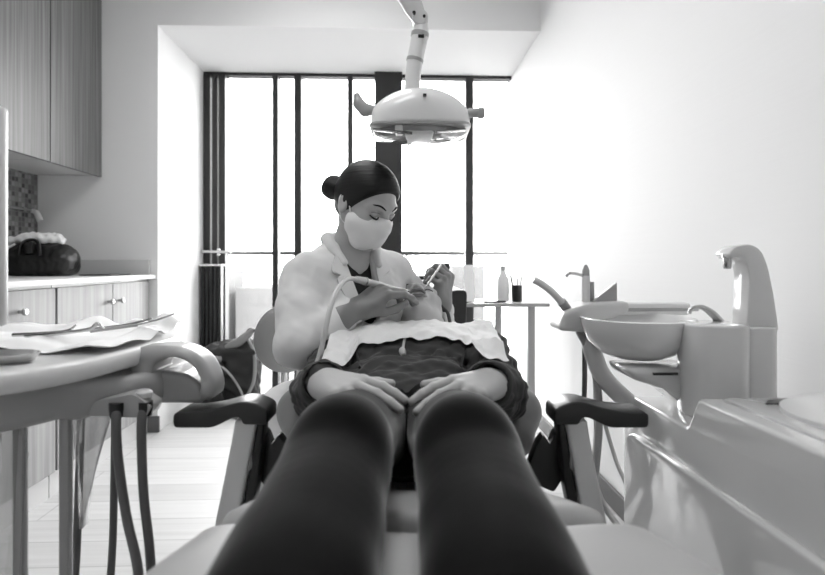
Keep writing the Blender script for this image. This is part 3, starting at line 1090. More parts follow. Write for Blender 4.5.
for hx, hy, P in ((-.538, 1.00, [(-.538, 1.0, .690), (-.533, .99, .665), (-.530, .99, .60), (-.510, .98, .50), (-.475, .955, .40), (-.47, .94, .25), (-.54, .98, .12), (-.68, 1.10, .14), (-.72, 1.18, .35), (-.72, 1.2, .69)]),
                  (-.490, 1.01, [(-.490, 1.01, .690), (-.492, 1.0, .665), (-.492, 1.0, .60), (-.488, 1.0, .52), (-.472, .99, .42), (-.465, .985, .28), (-.52, 1.03, .14), (-.64, 1.16, .15), (-.68, 1.25, .35), (-.68, 1.26, .69)])):
    h_ = t.part('hose', tube([V3(*p) for p in P], .0082, 12), 'hose_d')
    t.part('socket', lathe([(.011, -.010), (.013, .004), (.013, .016)], (hx, hy, .680), 20), 'blackp', h_)
for xa, ya in ((-.677, .95), (-.63, 1.0)):
    t.part('post', bx(xa - .009, xa + .009, ya - .009, ya + .009, .05, .70, .004), 'plastic_mid')
t.part('floor_base', cat(bx(-.95, -.56, .90, 1.22, .035, .06, .012)), 'plastic_mid')
for xa, ya in ((-.93, .92), (-.58, .92), (-.93, 1.20), (-.58, 1.20)):
    t.part('caster', lathe([(.012, -.012), (.018, -.009), (.018, .009), (.012, .012)], (xa, ya, .0185), 18, 'x'), 'black')
G = np.zeros((14, 18, 3))
for i in range(14):
    for j in range(18):
        u, v = i / 13, j / 17
        x0, x1 = -.655 + .035 * v, -.565 - .05 * v
        G[i, j] = (x0 + (x1 - x0) * u, 1.035 + .012 * math.sin(u * 9 + v * 3), .675 - .22 * v)
t.part('plastic_sleeve', grid_sheet(G, .0008), 'film', label='clear plastic film sleeve')
G = np.zeros((12, 24, 3))
for i in range(12):
    for j in range(24):
        u, v = i / 11, j / 23
        G[i, j] = (-.72 + .055 * u + .01 * v, .935 + .012 * math.sin(u * 8 + v * 5), .672 - .5 * v)
t.part('plastic_sleeve', grid_sheet(G, .0008), 'film', label='clear plastic film sleeve')

t = Thing('monitor', (-.87, .98, .782), 'pale screen seen from behind above the tray unit at the left edge', 'monitor')
t.part('housing', bx(-1.05, -.706, .94, .965, .84, 1.222, .008), 'plastic_gray')
t.part('screen', bx(-1.035, -.718, .964, .967, .86, 1.205), 'blackp')
t.part('stand', cat(bx(-.90, -.85, .945, .962, .79, .87, .004), bx(-.96, -.79, .90, 1.02, .7825, .795, .004)), 'plastic_gray')
t.part('button', bx(-.718, -.711, .936, .942, 1.16, 1.19, .002), 'blackp')

# paper sheet and instruments lying on the tray
n1, n2 = 46, 34
G = np.zeros((n1, n2, 3))
fz = folds(1.0, 26, 31)
for i in range(n1):
    for j in range(n2):
        u, v = i / (n1 - 1), j / (n2 - 1)
        x = -1.0 + u * .43 + .012 * math.sin(v * 5)
        y = 1.0 + v * .38 + .008 * math.sin(u * 9)
        G[i, j] = (x, y, 0)
H = fz(G)
Zp = np.abs(H) * .016
edge = np.linspace(0, 1, n1)[:, None]
G[..., 2] = .7845 + Zp + .016 * np.exp(-((edge - .55) / .07) ** 2) + .012 * np.exp(-((edge - .92) / .05) ** 2) + .012 * np.exp(-((np.linspace(0, 1, n2)[None, :] - .95) / .05) ** 2)
single('tray_paper', grid_sheet(G, .001), 'paper', 'crumpled white paper sheet spread over the dentist tray', 'paper')
single('kidney_dish', lathe([(.03, .0), (.042, .002), (.052, .016), (.050, .017), (.040, .004), (.002, .003)], (-.69, .93, .782), 32, sx=1.1, sy=.7), 'metal', 'shallow oval metal dish at the near edge of the dentist tray', 'dish')
INS = [([(-.80, 1.10, .806), (-.74, 1.11, .808), (-.70, 1.115, .812), (-.685, 1.12, .824)], 'steel dental probe with an upturned tip, leftmost on the tray paper'),
       ([(-.765, 1.085, .806), (-.70, 1.10, .810), (-.655, 1.115, .816), (-.642, 1.12, .826), (-.628, 1.12, .816)], 'steel hooked scaler in the middle of the tray paper'),
       ([(-.70, 1.18, .806), (-.63, 1.2, .813), (-.575, 1.215, .828)], 'thin steel tweezers pointing over the right rim of the tray')]
for P, lb in INS:
    single('dental_instrument', tube([V3(*p) for p in P], [.0038] * (len(P) - 1) + [.0015], 8), 'metal', lb, 'dental instrument', 'instruments on the tray')
t = Thing('spatula', (-.60, 1.2, .80), 'thin mixing spatula with a flat steel blade at the right rim of the tray', 'spatula')
t.part('blade', tube([V3(-.60, 1.2, .815), V3(-.565, 1.22, .824), V3(-.535, 1.235, .836)], [.005, .009, .006], 10, flat=.25), 'metal')
t.part('grip', tube([V3(-.68, 1.16, .806), V3(-.60, 1.2, .815)], .0036, 10, 0), 'plastic_mid')

# ================================================================== OPERATING LIGHT
LD = 1.5
lp = lambda px, py, d=LD: at(px, py, d)
t = Thing('operating_light', lp(385, -330), 'white dome shaped operating light hanging over the patient', 'operating light')
s = Solid(.02)
s.ell((.02, LD, 1.306), (.150, .13, .116))
s.ops.append((lambda P: np.linalg.norm(np.maximum(np.abs(P - V3(.02, LD, 1.34)) - V3(.112, .09, .2), 0), axis=-1) - .02, V3(-9, -9, -9), V3(9, 9, 9), .015, 'i'))
s.half((0, 0, 1), 1.309, .004)
dome = t.part('dome', s.mesh(.004), 'plastic')
t.part('sensor_dot', bx(.0265, .0355, LD - .116, LD - .10, 1.372, 1.377, .001), 'blackp', dome)
t.part('rim', prism(fillet([(-.112, LD - .11), (.152, LD - .11), (.152, LD + .11), (-.112, LD + .11)], .04), 1.303, 1.310, 'z', .002), 'plastic_mid')
s = Solid(.01)
s.ell((.02, LD, 1.306), (.128, .105, .027))
s.half((0, 0, -1), -1.3045, .003)
ln = t.part('lens', s.mesh(.004), 'lens')
t.part('bulb_housing', cat(bx(-.02, .055, LD - .085, LD + .05, 1.279, 1.303, .009), bx(-.045, -.025, LD - .10, LD - .05, 1.284, 1.303, .004)), 'plastic', ln)
for q_ in (tube([V3(-.10, LD - .07, 1.297), V3(-.05, LD - .095, 1.286), V3(.0, LD - .10, 1.281)], .008, 8, flat=.5),
           tube([V3(.06, LD - .10, 1.283), V3(.10, LD - .085, 1.29), V3(.135, LD - .06, 1.299)], .008, 8, flat=.5)):
    t.part('reflector', q_, 'mirror', ln)
s = Solid(.01)
s.chain([lp(374, 110), lp(365, 110), lp(359, 104), lp(357, 96)], [.013, .016, .014, .010])
t.part('handle', s.mesh(.003), 'plastic_mid')
t.part('handle', lathe([(.010, 0), (.013, .006), (.013, .03), (.015, .032), (.015, .044), (.012, .048)], lp(467, 113), 20, 'x'), 'plastic_mid')
arm = t.part('arm', tube([lp(412, 95), lp(413, 75), lp(416, 55), lp(420, 36), lp(421, 24)], [.021, .021, .022, .0225, .020], 20), 'plastic')
t.part('collar', tube([lp(414.5, 62), lp(415.2, 59)], .0235, 20, 0), 'plastic_mid', arm)
t.part('collar', tube([lp(419.6, 37), lp(420.2, 33)], .0245, 20, 0), 'plastic_mid', arm)
t.part('marking', bx(lp(418, 0)[0], lp(424, 0)[0], LD - .0252, LD - .015, lp(0, 41)[2], lp(0, 38)[2], .001), 'blackp', arm)
t.part('elbow', lathe([(.018, -.022), (.022, -.018), (.022, .018), (.018, .022)], lp(420, 20), 20, 'y'), 'plastic_gray')
top = V3(-.22, LD, 2.15)
up = t.part('upper_arm', tube([lp(420, 20), lp(413, 6), lp(404, -12), top], [.019, .027, .030, .030], 18, 0), 'plastic_gray')
t.part('screw', cat(lathe([(.005, 0), (.005, .006)], lp(414, 17) + V3(0, -.028, 0), 10, 'y'), lathe([(.004, 0), (.004, .006)], lp(424, 20) + V3(0, -.026, 0), 10, 'y')), 'blackp', up)
t.part('ceiling_pole', cat(tube([top + V3(0, 0, -.04), V3(-.22, LD, 2.6)], .03, 20, 0), lathe([(.10, 2.57), (.10, 2.60)], (-.22, LD, 0), 28)), 'plastic')


# ================================================================== PEOPLE
def hand(S, w, d, n, ts, curl, sc=1.0, spread=.10, thumb=(.75, .6, -.25), tcurl=.35, fat=1.0, back=-.03):
    """wrist w, d towards the fingertips, n out of the back, ts=+1/-1 side of the thumb; curl: four (mcp, pip, dip) bends"""
    d = nrm(d)
    n = nrm(np.asarray(n, float) - d * np.dot(n, d))
    l = ts * np.cross(d, n)
    W = lambda a, b, c: w + sc * (a * d + b * l + c * n)
    S.cap(W(back, 0, -.002), W(.012, 0, 0), .0255 * sc * fat, .027 * sc * fat, k=.012)
    K = [(.088, .030), (.093, .009), (.088, -.012), (.078, -.031)]
    for q, (a, b) in enumerate(K):
        S.cap(W(.010, b * .55, 0), W(a, b, .002), .0165 * sc * fat, .0112 * sc * fat, k=.014)
    S.cap(W(.02, .02, -.006), W(.055, .030, -.008), .017 * sc * fat, .013 * sc * fat, k=.014)
    S.cap(W(.02, -.018, -.006), W(.06, -.030, -.006), .015 * sc * fat, .011 * sc * fat, k=.014)
    Ls = [(.043, .026, .022), (.048, .030, .023), (.045, .028, .023), (.035, .021, .020)]
    Rs = [(.0104, .0094, .0086, .0074), (.0106, .0096, .0087, .0075), (.0102, .0091, .0083, .0072), (.0092, .0080, .0074, .0064)]
    tips = []
    for q in range(4):
        p = W(K[q][0], K[q][1], .002)
        a = 0.0
        sp = (1.5 - q) * spread
        dd0 = nrm(d + l * sp)
        for j in range(3):
            a += curl[q][j]
            dd = dd0 * math.cos(a) - n * math.sin(a)
            e = p + sc * Ls[q][j] * dd
            S.cap(p, e, Rs[q][j] * sc * fat, Rs[q][j + 1] * sc * fat, k=.0035)
            p = e
        tips.append(p)
    td = nrm(thumb[0] * d + thumb[1] * l + thumb[2] * n)
    p = W(.020, .022, -.006)
    ax = nrm(np.cross(td, d - td * np.dot(d, td)) + 1e-9)
    a = 0.0
    rr = (.0145, .0115, .0102, .0082)
    for j, L in enumerate((.044, .034, .027)):
        if j:
            a += tcurl
        dd = td * math.cos(a) + np.cross(ax, td) * math.sin(a)
        e = p + sc * L * dd
        S.cap(p, e, rr[j] * sc * fat, rr[j + 1] * sc * fat, k=.009 if j == 0 else .004)
        p = e
    tips.append(p)
    return tips


def frame_of(f, up):
    f = nrm(f)
    u = nrm(np.asarray(up, float) - f * np.dot(up, f))
    r = np.cross(f, u)
    return np.stack([r, f, u], 1)        # columns: right, forward, up


def head(S, c, R, sc=1.0, mouth_open=False, neck_to=None):
    """a face in local axes x right, y forward, z up"""
    L = lambda x, y, z: c + sc * (R @ V3(x, y, z))
    E = lambda p, r, k=.012, op='u': S.ell(L(*p), sc * np.array(r), R, k, op)
    E((0, -.012, .030), (.074, .094, .086))
    E((0, .022, -.030), (.060, .062, .078), .03)
    S.cap(L(0, .066, -.090), L(0, .060, -.086), .020 * sc, k=.02)
    for sg in (-1, 1):
        S.cap(L(sg * .052, -.006, -.048), L(sg * .014, .058, -.090), .020 * sc, .018 * sc, k=.02)
        S.cap(L(sg * .046, .050, -.016), L(sg * .034, .066, -.030), .020 * sc, .017 * sc, k=.02)
        S.cap(L(sg * .014, .082, .027), L(sg * .050, .060, .026), .010 * sc, .009 * sc, k=.014)
        E((sg * .033, .093, .006), (.019, .016, .012), .012, 's')
        S.ell(L(sg * .032, .069, .006), sc * np.array((.0145, .0145, .0125)), R, .003)
    S.cap(L(0, .081, .022), L(0, .102, -.022), .0085 * sc, .0105 * sc, k=.010)
    for sg in (-1, 1):
        S.cap(L(sg * .011, .093, -.026), L(sg * .010, .095, -.024), .0085 * sc, k=.006)
        S.cap(L(sg * .0065, .101, -.038), L(sg * .007, .094, -.026), .0042 * sc, .003 * sc, k=.003, op='s')
    if mouth_open:
        E((0, .084, -.052), (.028, .014, .022), .012)
        E((0, .095, -.056), (.021, .034, .0135), .005, 's')
    else:
        S.cap(L(-.020, .078, -.053), L(.020, .078, -.053), .007 * sc, k=.008)
        S.cap(L(-.017, .079, -.064), L(.017, .079, -.064), .0075 * sc, k=.008)
    for sg in (-1, 1):
        S.ell(L(sg * .077, -.012, -.004), sc * np.array((.009, .019, .031)), R, .006)
        S.ell(L(sg * .086, -.008, -.002), sc * np.array((.006, .011, .018)), R, .004, 's')
    if neck_to is not None:
        S.cap(L(0, -.018, -.055), neck_to, .050 * sc, .056 * sc, k=.03)
    return L


# ------------------------------------------------------------------ the patient
PC = V3(.016, 1.69, .785)
PR = frame_of((-.04, -.34, .94), (-.05, .94, .34))
pt = Thing('person', (0, 1.15, .50), 'person in charcoal hoodie and black leggings lying back in the dental chair', 'person')
KL, KR = V3(-.100, .755, .684), V3(.075, .755, .684)
LEGS = [([V3(-.085, 1.19, .600), V3(-.098, 1.0, .640), V3(-.101, .83, .680), KL, V3(-.102, .66, .672), V3(-.104, .52, .660), V3(-.102, .40, .652), V3(-.095, .24, .64), V3(-.09, .17, .64)], -1),
        ([V3(.065, 1.19, .600), V3(.074, 1.0, .640), V3(.078, .83, .680), KR, V3(.078, .66, .672), V3(.081, .52, .660), V3(.080, .40, .652), V3(.074, .24, .64), V3(.07, .17, .64)], 1)]
LR = [.098, .080, .071, .071, .070, .074, .073, .050, .044]
SH = [V3(-.185, 1.50, .715), V3(.19, 1.50, .715)]
EL = [V3(-.206, 1.22, .655), V3(.188, 1.21, .660)]
WR = [V3(-.172, 1.06, .716), V3(.148, 1.06, .716)]

body = []
s = Solid(.03)
for P, _ in LEGS:
    s.chain(P, [r - .008 for r in LR], k=.02)
s.cap((-.07, 1.18, .60), (.055, 1.18, .60), .082)
s.chain([V3(-.01, 1.20, .60), V3(-.005, 1.32, .632), V3(0, 1.44, .665), V3(.005, 1.53, .70)], [.07, .066, .066, .06], k=.05)
s.cap((-.10, 1.43, .665), (.10, 1.43, .665), .06, k=.04)
s.cap((-.16, 1.50, .71), (.165, 1.50, .71), .052, k=.04)
for a, b, c in zip(SH, EL, WR):
    s.chain([a, b, b + (c - b) * .3, c], [.045, .032, .032, .026], k=.015)
body.append(s.mesh(.008))
s = Solid(.012)
LH = head(s, PC, PR, 1.08, True, V3(.008, 1.53, .715))
body.append(s.mesh(.0032))
c_ = [(.12, .22, .15), (.10, .20, .15), (.14, .22, .15), (.30, .30, .2)]
s = Solid(.01)
HL = hand(s, V3(-.174, 1.05, .723), (.72, -.68, .01), (.05, -.42, .9), -1, [(.24, .22, .12), (.20, .20, .12), (.26, .24, .12), (.46, .42, .25)], 1.0, .13, (.72, .62, -.22), .12, back=-.004)
body.append(s.mesh(.0024))
s = Solid(.01)
HR = hand(s, V3(.156, 1.05, .723), (-.70, -.70, .01), (-.05, -.42, .9), 1, [(.24, .22, .12), (.22, .22, .12), (.30, .26, .12), (.60, .5, .3)], 1.0, .12, (.72, .62, -.22), .12, back=-.004)
body.append(s.mesh(.0024))
pt.part('body', (np.vstack([b[0] for b in body]), np.vstack([f + n for (v, f), n in zip(body, np.cumsum([0] + [len(b[0]) for b in body[:-1]]))])), 'skin')

s = Solid(.02)
for P, _ in LEGS:
    s.spline(P[:-1], LR[:-1], k=.006)
s.cap((-.07, 1.18, .60), (.055, 1.18, .60), .092, k=.03)
for sg, kk in ((-1, KL), (1, KR)):
    s.ell(kk + V3(0, .0, .018), V3(.048, .06, .056), k=.04)
s.post = folds(.0012, 30, 41)
pt.part('leggings', s.mesh(.006), 'leggings')
for P, sg in LEGS:
    s = Solid(.02)
    e = P[-1]
    s.chain([e + V3(0, .02, 0), e + V3(0, -.02, -.005), e + V3(sg * .02, -.05, .06), e + V3(sg * .04, -.10, .13)], [.046, .046, .040, .032], k=.02)
    pt.part('shoe', s.mesh(.006), 'shoe')

hood = Solid(.04)
hood.cap((-.075, 1.17, .597), (.06, 1.17, .597), .098)
hood.cap((-.07, 1.28, .625), (.06, 1.28, .625), .103, k=.06)
hood.cap((-.09, 1.42, .665), (.09, 1.42, .665), .105, k=.06)
hood.cap((-.16, 1.51, .705), (.165, 1.51, .705), .068, k=.05)
for a, b, c in zip(SH, EL, WR):
    m1, m2 = a + (b - a) * .5, b + (c - b) * .55
    hood.chain([a, m1, b, m2, b + (c - b) * .9], [.066, .062, .056, .052, .046], k=.018)
hood_smooth = Solid()
hood_smooth.ops = list(hood.ops)
f1, f2 = folds(.0034, 120, 51, (.6, 1, 1)), folds(.0065, 50, 52, (.5, 1, 1.2))
hood.post = lambda P: f1(P) + f2(P)
hd = pt.part('hoodie', hood.mesh(.0055), 'hoodie')
for b, c in zip(EL, WR):
    q = nrm(c - b)
    s = Solid(.006)
    s.cap(c - q * .045, c + q * .004, .050, .046)
    s.cap(c - q * .02, c + q * .06, .037, .036, k=.004, op='s')
    f3 = folds(.0014, 40, 55)
    s.post = f3
    pt.part('cuff', s.mesh(.0035), 'hoodie_d', hd)
# hood collar round the neck, the drawstring, the pocket seams
s = Solid(.02)
s.chain([V3(-.10, 1.56, .70), V3(-.075, 1.51, .735), V3(.0, 1.485, .745), V3(.085, 1.51, .735), V3(.11, 1.56, .70)], [.026, .024, .022, .024, .026])
pt.part('collar', s.mesh(.006), 'hoodie', hd)


def surf_z(sol, x, y, z0=1.1, n=60):
    P = np.stack([x, y, np.full_like(x, z0)], -1)
    for _ in range(n):
        d = sol.eval(P)
        P[..., 2] -= np.clip(d, -.05, .05) * .8
        P[..., 2] = np.maximum(P[..., 2], .3)
    return P[..., 2]


def on_hood(x, y, off=.004):
    x, y = np.atleast_1d(np.asarray(x, float)), np.atleast_1d(np.asarray(y, float))
    return np.stack([x, y, surf_z(hood_smooth, x, y) + off], -1)


P = on_hood([-.018, -.021, -.023, -.024], [1.37, 1.345, 1.32, 1.305], .010)
ds = pt.part('drawstring', cat(tube(P, .0035, 8), tube([P[-2], P[-1], P[-1] + V3(.003, -.012, -.008)], [.005, .0085, .006], 10)), 'cord', hd)
for sg in (-1, 1):
    P = on_hood(np.array([.155, .135, .12, .115]) * sg - .005, [1.405, 1.35, 1.29, 1.25], .002)
    pt.part('pocket_seam', tube(P, .0032, 6), 'hoodie_d', hd)

# paper bib draped over the chest and both upper arms
nu, nv = 90, 48
U, Vv = np.meshgrid(np.linspace(-1, 1, nu), np.linspace(0, 1, nv), indexing='ij')
bxx = U * .212 + .006
aU = np.abs(U)
front = 1.345 + .02 * aU + .010 * np.sin(U * 6 + 1) - .13 * np.clip((aU - .66) / .10, 0, 1)
byy = front + Vv * (1.60 - front)
bz = np.maximum(surf_z(hood_smooth, bxx.copy(), byy.copy()), surf_z(hood, bxx.copy(), byy.copy())) + .004
far = np.sqrt(np.clip(bxx - PC[0], -9, 9) ** 2 + (byy - 1.60) ** 2)
for _ in range(5):
    bp_ = np.pad(bz, 1, mode='edge')
    bz = np.maximum(bz, (bp_[2:, 1:-1] + bp_[:-2, 1:-1] + bp_[1:-1, 2:] + bp_[1:-1, :-2]) / 4)
G = np.stack([bxx, byy, bz + .006], -1)
G[..., 2] += folds(.0032, 75, 61)(G) + .012 * np.exp(-((Vv - .78) / .10) ** 2) * (np.abs(U) < .55) * (1 + .4 * np.sin(U * 9))
pt.part('paper_bib', grid_sheet(G, .0012), 'bib', label='white paper bib over the chest')

s = Solid(.02)
s.ell(PC + V3(.0, .065, -.02), V3(.093, .078, .100))
for sg in (-1, 1):
    s.chain([PC + V3(sg * .078, .03, .0), PC + V3(sg * .088, -.02, -.05), PC + V3(sg * .085, -.10, -.075)], [.022, .022, .014], k=.02)
s.ell(PC + 1.08 * (PR @ V3(0, .05, -.03)), 1.08 * np.array((.0665, .09, .10)), PR, k=.006, op='s')
f4 = folds(.002, 60, 71, (1, 1, .4))
s.post = f4
pt.part('hair', s.mesh(.005), 'hair')
pt.part('teeth', tube([LH(-.018, .080, -.047), LH(-.010, .087, -.046), LH(0, .089, -.046), LH(.010, .087, -.046), LH(.018, .080, -.047)], .0050, 10), 'tooth')
pt.part('lip', cat(tube([LH(-.026, .082, -.055), LH(-.014, .097, -.041), LH(0, .100, -.040), LH(.014, .097, -.041), LH(.026, .082, -.055)], [.002, .005, .0055, .005, .002], 10),
                   tube([LH(-.026, .082, -.056), LH(-.013, .096, -.070), LH(0, .098, -.073), LH(.013, .096, -.070), LH(.026, .082, -.056)], [.002, .0055, .006, .0055, .002], 10)), 'lip')
for sg in (-1, 1):
    pt.part('eyebrow', tube([LH(sg * .014, .090, .028), LH(sg * .032, .083, .034), LH(sg * .052, .064, .028)], [.003, .004, .002], 8, flat=.6), 'brow')
    pt.part('eyelash', tube([LH(sg * .019, .079, .001), LH(sg * .032, .0835, -.002), LH(sg * .045, .075, .002)], .0016, 6), 'brow')

# ------------------------------------------------------------------ the dentist
DC = V3(-.132, 1.575, 1.116)
ya_, pa_ = math.radians(48), math.radians(30)
fwd = V3(math.sin(ya_) * math.cos(pa_), -math.cos(ya_) * math.cos(pa_), -math.sin(pa_))
DR = frame_of(fwd, (0, 0, 1))
dn = Thing('person', (-.27, 1.64, 0), 'seated person in white coat and face mask leaning over the reclined patient', 'person')
TO = V3(-.185, 1.62, .90)
TT = nrm(V3(.55, -.83, -.05))
TS = nrm(np.cross(V3(0, 0, 1), -TT))
TS = TS if TS[0] > 0 else -TS
TU = V3(0, 0, 1)
TF = lambda a, b, c: TO + a * TS + b * TT + c * TU
RT = np.stack([TS, TU, TT], 1)             # u = lateral, v = up, w = facing

shR, shL = V3(-.308, 1.52, .905), V3(-.062, 1.735, .915)
elR, wrR = V3(-.290, 1.37, .742), V3(-.165, 1.485, .812)
elL, wrL = V3(.088, 1.93, .715), V3(.090, 1.79, .800)


def torso(S, g, arms=True):
    """the dentist's trunk grown by g"""
    S.cap(shR + V3(.02, .015, .01), shL + V3(-.01, -.005, .0), .056 + g, k=.05)
    S.cap(TF(-.07, .02, -.08), TF(.07, .02, -.08), .092 + g, k=.06)
    S.cap(TF(-.06, .0, -.24), TF(.06, .0, -.24), .088 + g, k=.06)
    S.cap(V3(-.33, 1.60, .48), V3(-.20, 1.69, .48), .105 + g, k=.06)
    S.cap(TF(0, -.02, .0), TF(0.01, -.005, .085), .062 + g, .050 + g, k=.05)
    S.cap(shR + V3(.03, .02, .01), TF(-.035, -.03, .075), .046 + g, .040 + g, k=.03)
    S.cap(shL - V3(.02, .01, 0), TF(.035, -.03, .075), .046 + g, .040 + g, k=.03)


body = []
s = Solid(.03)
torso(s, -.012)
s.chain([shR, elR, wrR], [.045, .036, .026], k=.015)
s.chain([shL, elL, wrL], [.045, .036, .026], k=.015)
feet = [V3(.06, 1.52, .07), V3(-.10, 1.40, .07)]
knees = [V3(.11, 1.60, .43), V3(-.10, 1.42, .43)]
hips = [V3(-.21, 1.70, .43), V3(-.32, 1.60, .43)]
for h, k, f in zip(hips, knees, feet):
    s.chain([h, k, f], [.066, .048, .035], k=.02)
body.append(s.mesh(.008))
s = Solid(.012)
DL = head(s, DC, DR, .98, False, TF(.005, -.01, .06))
s.cap(TF(0, .0, .085), TF(0, .015, .03), .045, .045, k=.04)
body.append(s.mesh(.0032))
gR = dict(w=V3(-.152, 1.478, .822), d=(.80, .20, .56), n=(-.42, -.58, .70))
gL = dict(w=V3(.094, 1.775, .812), d=(.10, -.30, .94), n=(.80, -.58, .05))
cR = [(.62, .45, .25), (.78, .50, .3), (.95, .62, .35), (1.05, .7, .4)]
cL = [(1.0, .95, .45), (1.15, 1.15, .5), (1.25, 1.25, .5), (1.3, 1.3, .5)]
for g, c, ts, th in ((gR, cR, 1, (.80, .35, -.50)), (gL, cL, 1, (.62, .45, -.62))):
    s = Solid(.01)
    hand(s, g['w'], g['d'], g['n'], ts, c, 1.06, .05, th, .3, .80)
    body.append(s.mesh(.0030))
dn.part('body', (np.vstack([b[0] for b in body]), np.vstack([f + n for (v, f), n in zip(body, np.cumsum([0] + [len(b[0]) for b in body[:-1]]))])), 'skin_f')
for g, c, ts, th, q in ((gR, cR, 1, (.80, .35, -.50), nrm(wrR - elR)), (gL, cL, 1, (.62, .45, -.62), nrm(wrL - elL))):
    s = Solid(.01)
    tipsX = hand(s, g['w'], g['d'], g['n'], ts, c, 1.06, .05, th, .3, 1.04)
    s.cap(g['w'] - q * .055, g['w'], .036, .030, k=.015)
    f5 = folds(.0007, 90, 81)
    s.post = f5
    dn.part('glove', s.mesh(.0026), 'glove')
    if g is gR:
        tipsR = tipsX
    else:
        tipsL = tipsX

s = Solid(.03)
torso(s, -.004)
s.poly([(-.046, .14), (.046, .14), (.006, .018), (-.002, .018)], -.02, .3, .004, TO, RT, k=.006, op='s')
s.half((0, 0, 1), .42, .01)
dn.part('scrub_top', s.mesh(.0055), 'scrub')
s = Solid(.03)
for h, k, f in zip(hips, knees, feet):
    s.chain([h, k, f + V3(0, 0, .05)], [.078, .062, .048], k=.02)
dn.part('trousers', s.mesh(.008), 'trouser')
for f in feet:
    s = Solid(.01)
    s.cap(f + V3(-.02, .03, -.03), f + V3(.05, -.10, -.04), .038, .030)
    s.half((0, 0, 1), .004, .004)
    dn.part('shoe', s.mesh(.006), 'shoe')

coat_full = Solid(.03)
torso(coat_full, .010)
coat_full.cap(V3(-.35, 1.56, .44), V3(-.24, 1.69, .44), .135, k=.08)
coat_full.cap(V3(-.345, 1.52, .36), V3(-.24, 1.69, .36), .125, k=.06)
coat_full.half((0, 0, 1), .33, .01)
coat = Solid(.03)
coat.ops = list(coat_full.ops)
coat.poly([(-.062, .16), (.060, .16), (.028, -.10), (.010, -.20), (-.004, -.20), (-.03, -.10)], -.03, .3, .004, TO, RT, k=.008, op='s')
for a, b, c in ((shR, elR, wrR), (shL, elL, wrL)):
    coat.chain([a, a + (b - a) * .5, b, b + (c - b) * .5, b + (c - b) * .95], [.060, .056, .052, .048, .044], k=.020)
    q = nrm(c - b)
    coat.cap(b + (c - b) * .90, c + q * .08, .034, .034, k=.006, op='s')
g1, g2 = folds(.0016, 105, 91, (1, 1, .5)), folds(.0034, 40, 92, (1, 1, .5))
coat.post = lambda P: g1(P) + g2(P)
ct = dn.part('coat', coat.mesh(.0055), 'coat')


def lapel(outer, inner, n=26, m=10, off=.006):
    """strip between two edges in the trunk's (lateral, up) plane, laid on the coat"""
    O, I = catmull(np.array(outer, float), 8), catmull(np.array(inner, float), 8)
    ip = lambda A, k: np.stack([np.interp(np.linspace(0, 1, k), np.linspace(0, 1, len(A)), A[:, j]) for j in range(2)], 1)
    O, I = ip(O, n), ip(I, n)
    v = np.linspace(0, 1, m)[None, :, None]
    Q = O[:, None, :] * (1 - v) + I[:, None, :] * v
    P = TO + Q[..., :1] * TS + Q[..., 1:] * TU + .30 * TT
    for _ in range(60):
        P = P - np.clip(coat_full.eval(P), -.04, .04)[..., None] * TT * .7
    dep = (P - TO) @ TT
    bad = np.abs(coat_full.eval(P)) > .01
    good = dep[~bad]
    lo_ = good.min() if len(good) else .1
    dep2 = np.where(bad, lo_, dep)
    P = P + (dep2 - dep)[..., None] * TT
    return grid_sheet(P + TT * off, .007)


dn.part('lapel', lapel([(-.066, .085), (-.092, .05), (-.098, .030), (-.072, .022), (-.088, .004), (-.050, -.09), (-.008, -.185)], [(-.052, .085), (-.050, .06), (-.044, .02), (-.038, -.02), (-.030, -.06), (-.018, -.12), (-.003, -.19)]), 'coat', ct)
dn.part('lapel', lapel([(.068, .085), (.092, .05), (.098, .030), (.074, .022), (.088, .004), (.056, -.09), (.020, -.185)], [(.052, .085), (.050, .06), (.044, .02), (.040, -.02), (.034, -.06), (.024, -.12), (.010, -.19)]), 'coat', ct)
s = Solid(.01)
s.chain([TF(-.055, .075, .055), TF(-.070, .035, .095), TF(-.062, -.02, .118), TF(0, -.055, .125), TF(.058, -.02, .115), TF(.068, .035, .09), TF(.056, .075, .05)], [.011, .015, .018, .018, .018, .015, .011], k=.012)
dn.part('coat_collar', s.mesh(.0045), 'coat', ct)

# hair gathered into a bun
s = Solid(.008)
s.ell(DL(0, -.012, .030), V3(.083, .104, .096), DR)
s.cap(DL(0, -.06, -.01), DL(0, -.07, -.035), .05, .04, k=.03)
nn = nrm(DR @ V3(0, -1.40, 1))
s.half(nn, float(np.dot(DL(0, .0, -.030), nn)), .010)
s.ell(DL(0, .03, -.055), V3(.078, .075, .075), DR, k=.006, op='s')
dn.part('hair', s.mesh(.004), 'hair')
s = Solid(.01)
s.ell(DL(.030, -.126, -.006), V3(.038, .034, .038), DR)
s.cap(DL(.02, -.08, -.0), DL(.03, -.12, -.005), .026, k=.01)
f6 = folds(.0018, 80, 95)
s.post = f6
dn.part('hair_bun', s.mesh(.004), 'hair')
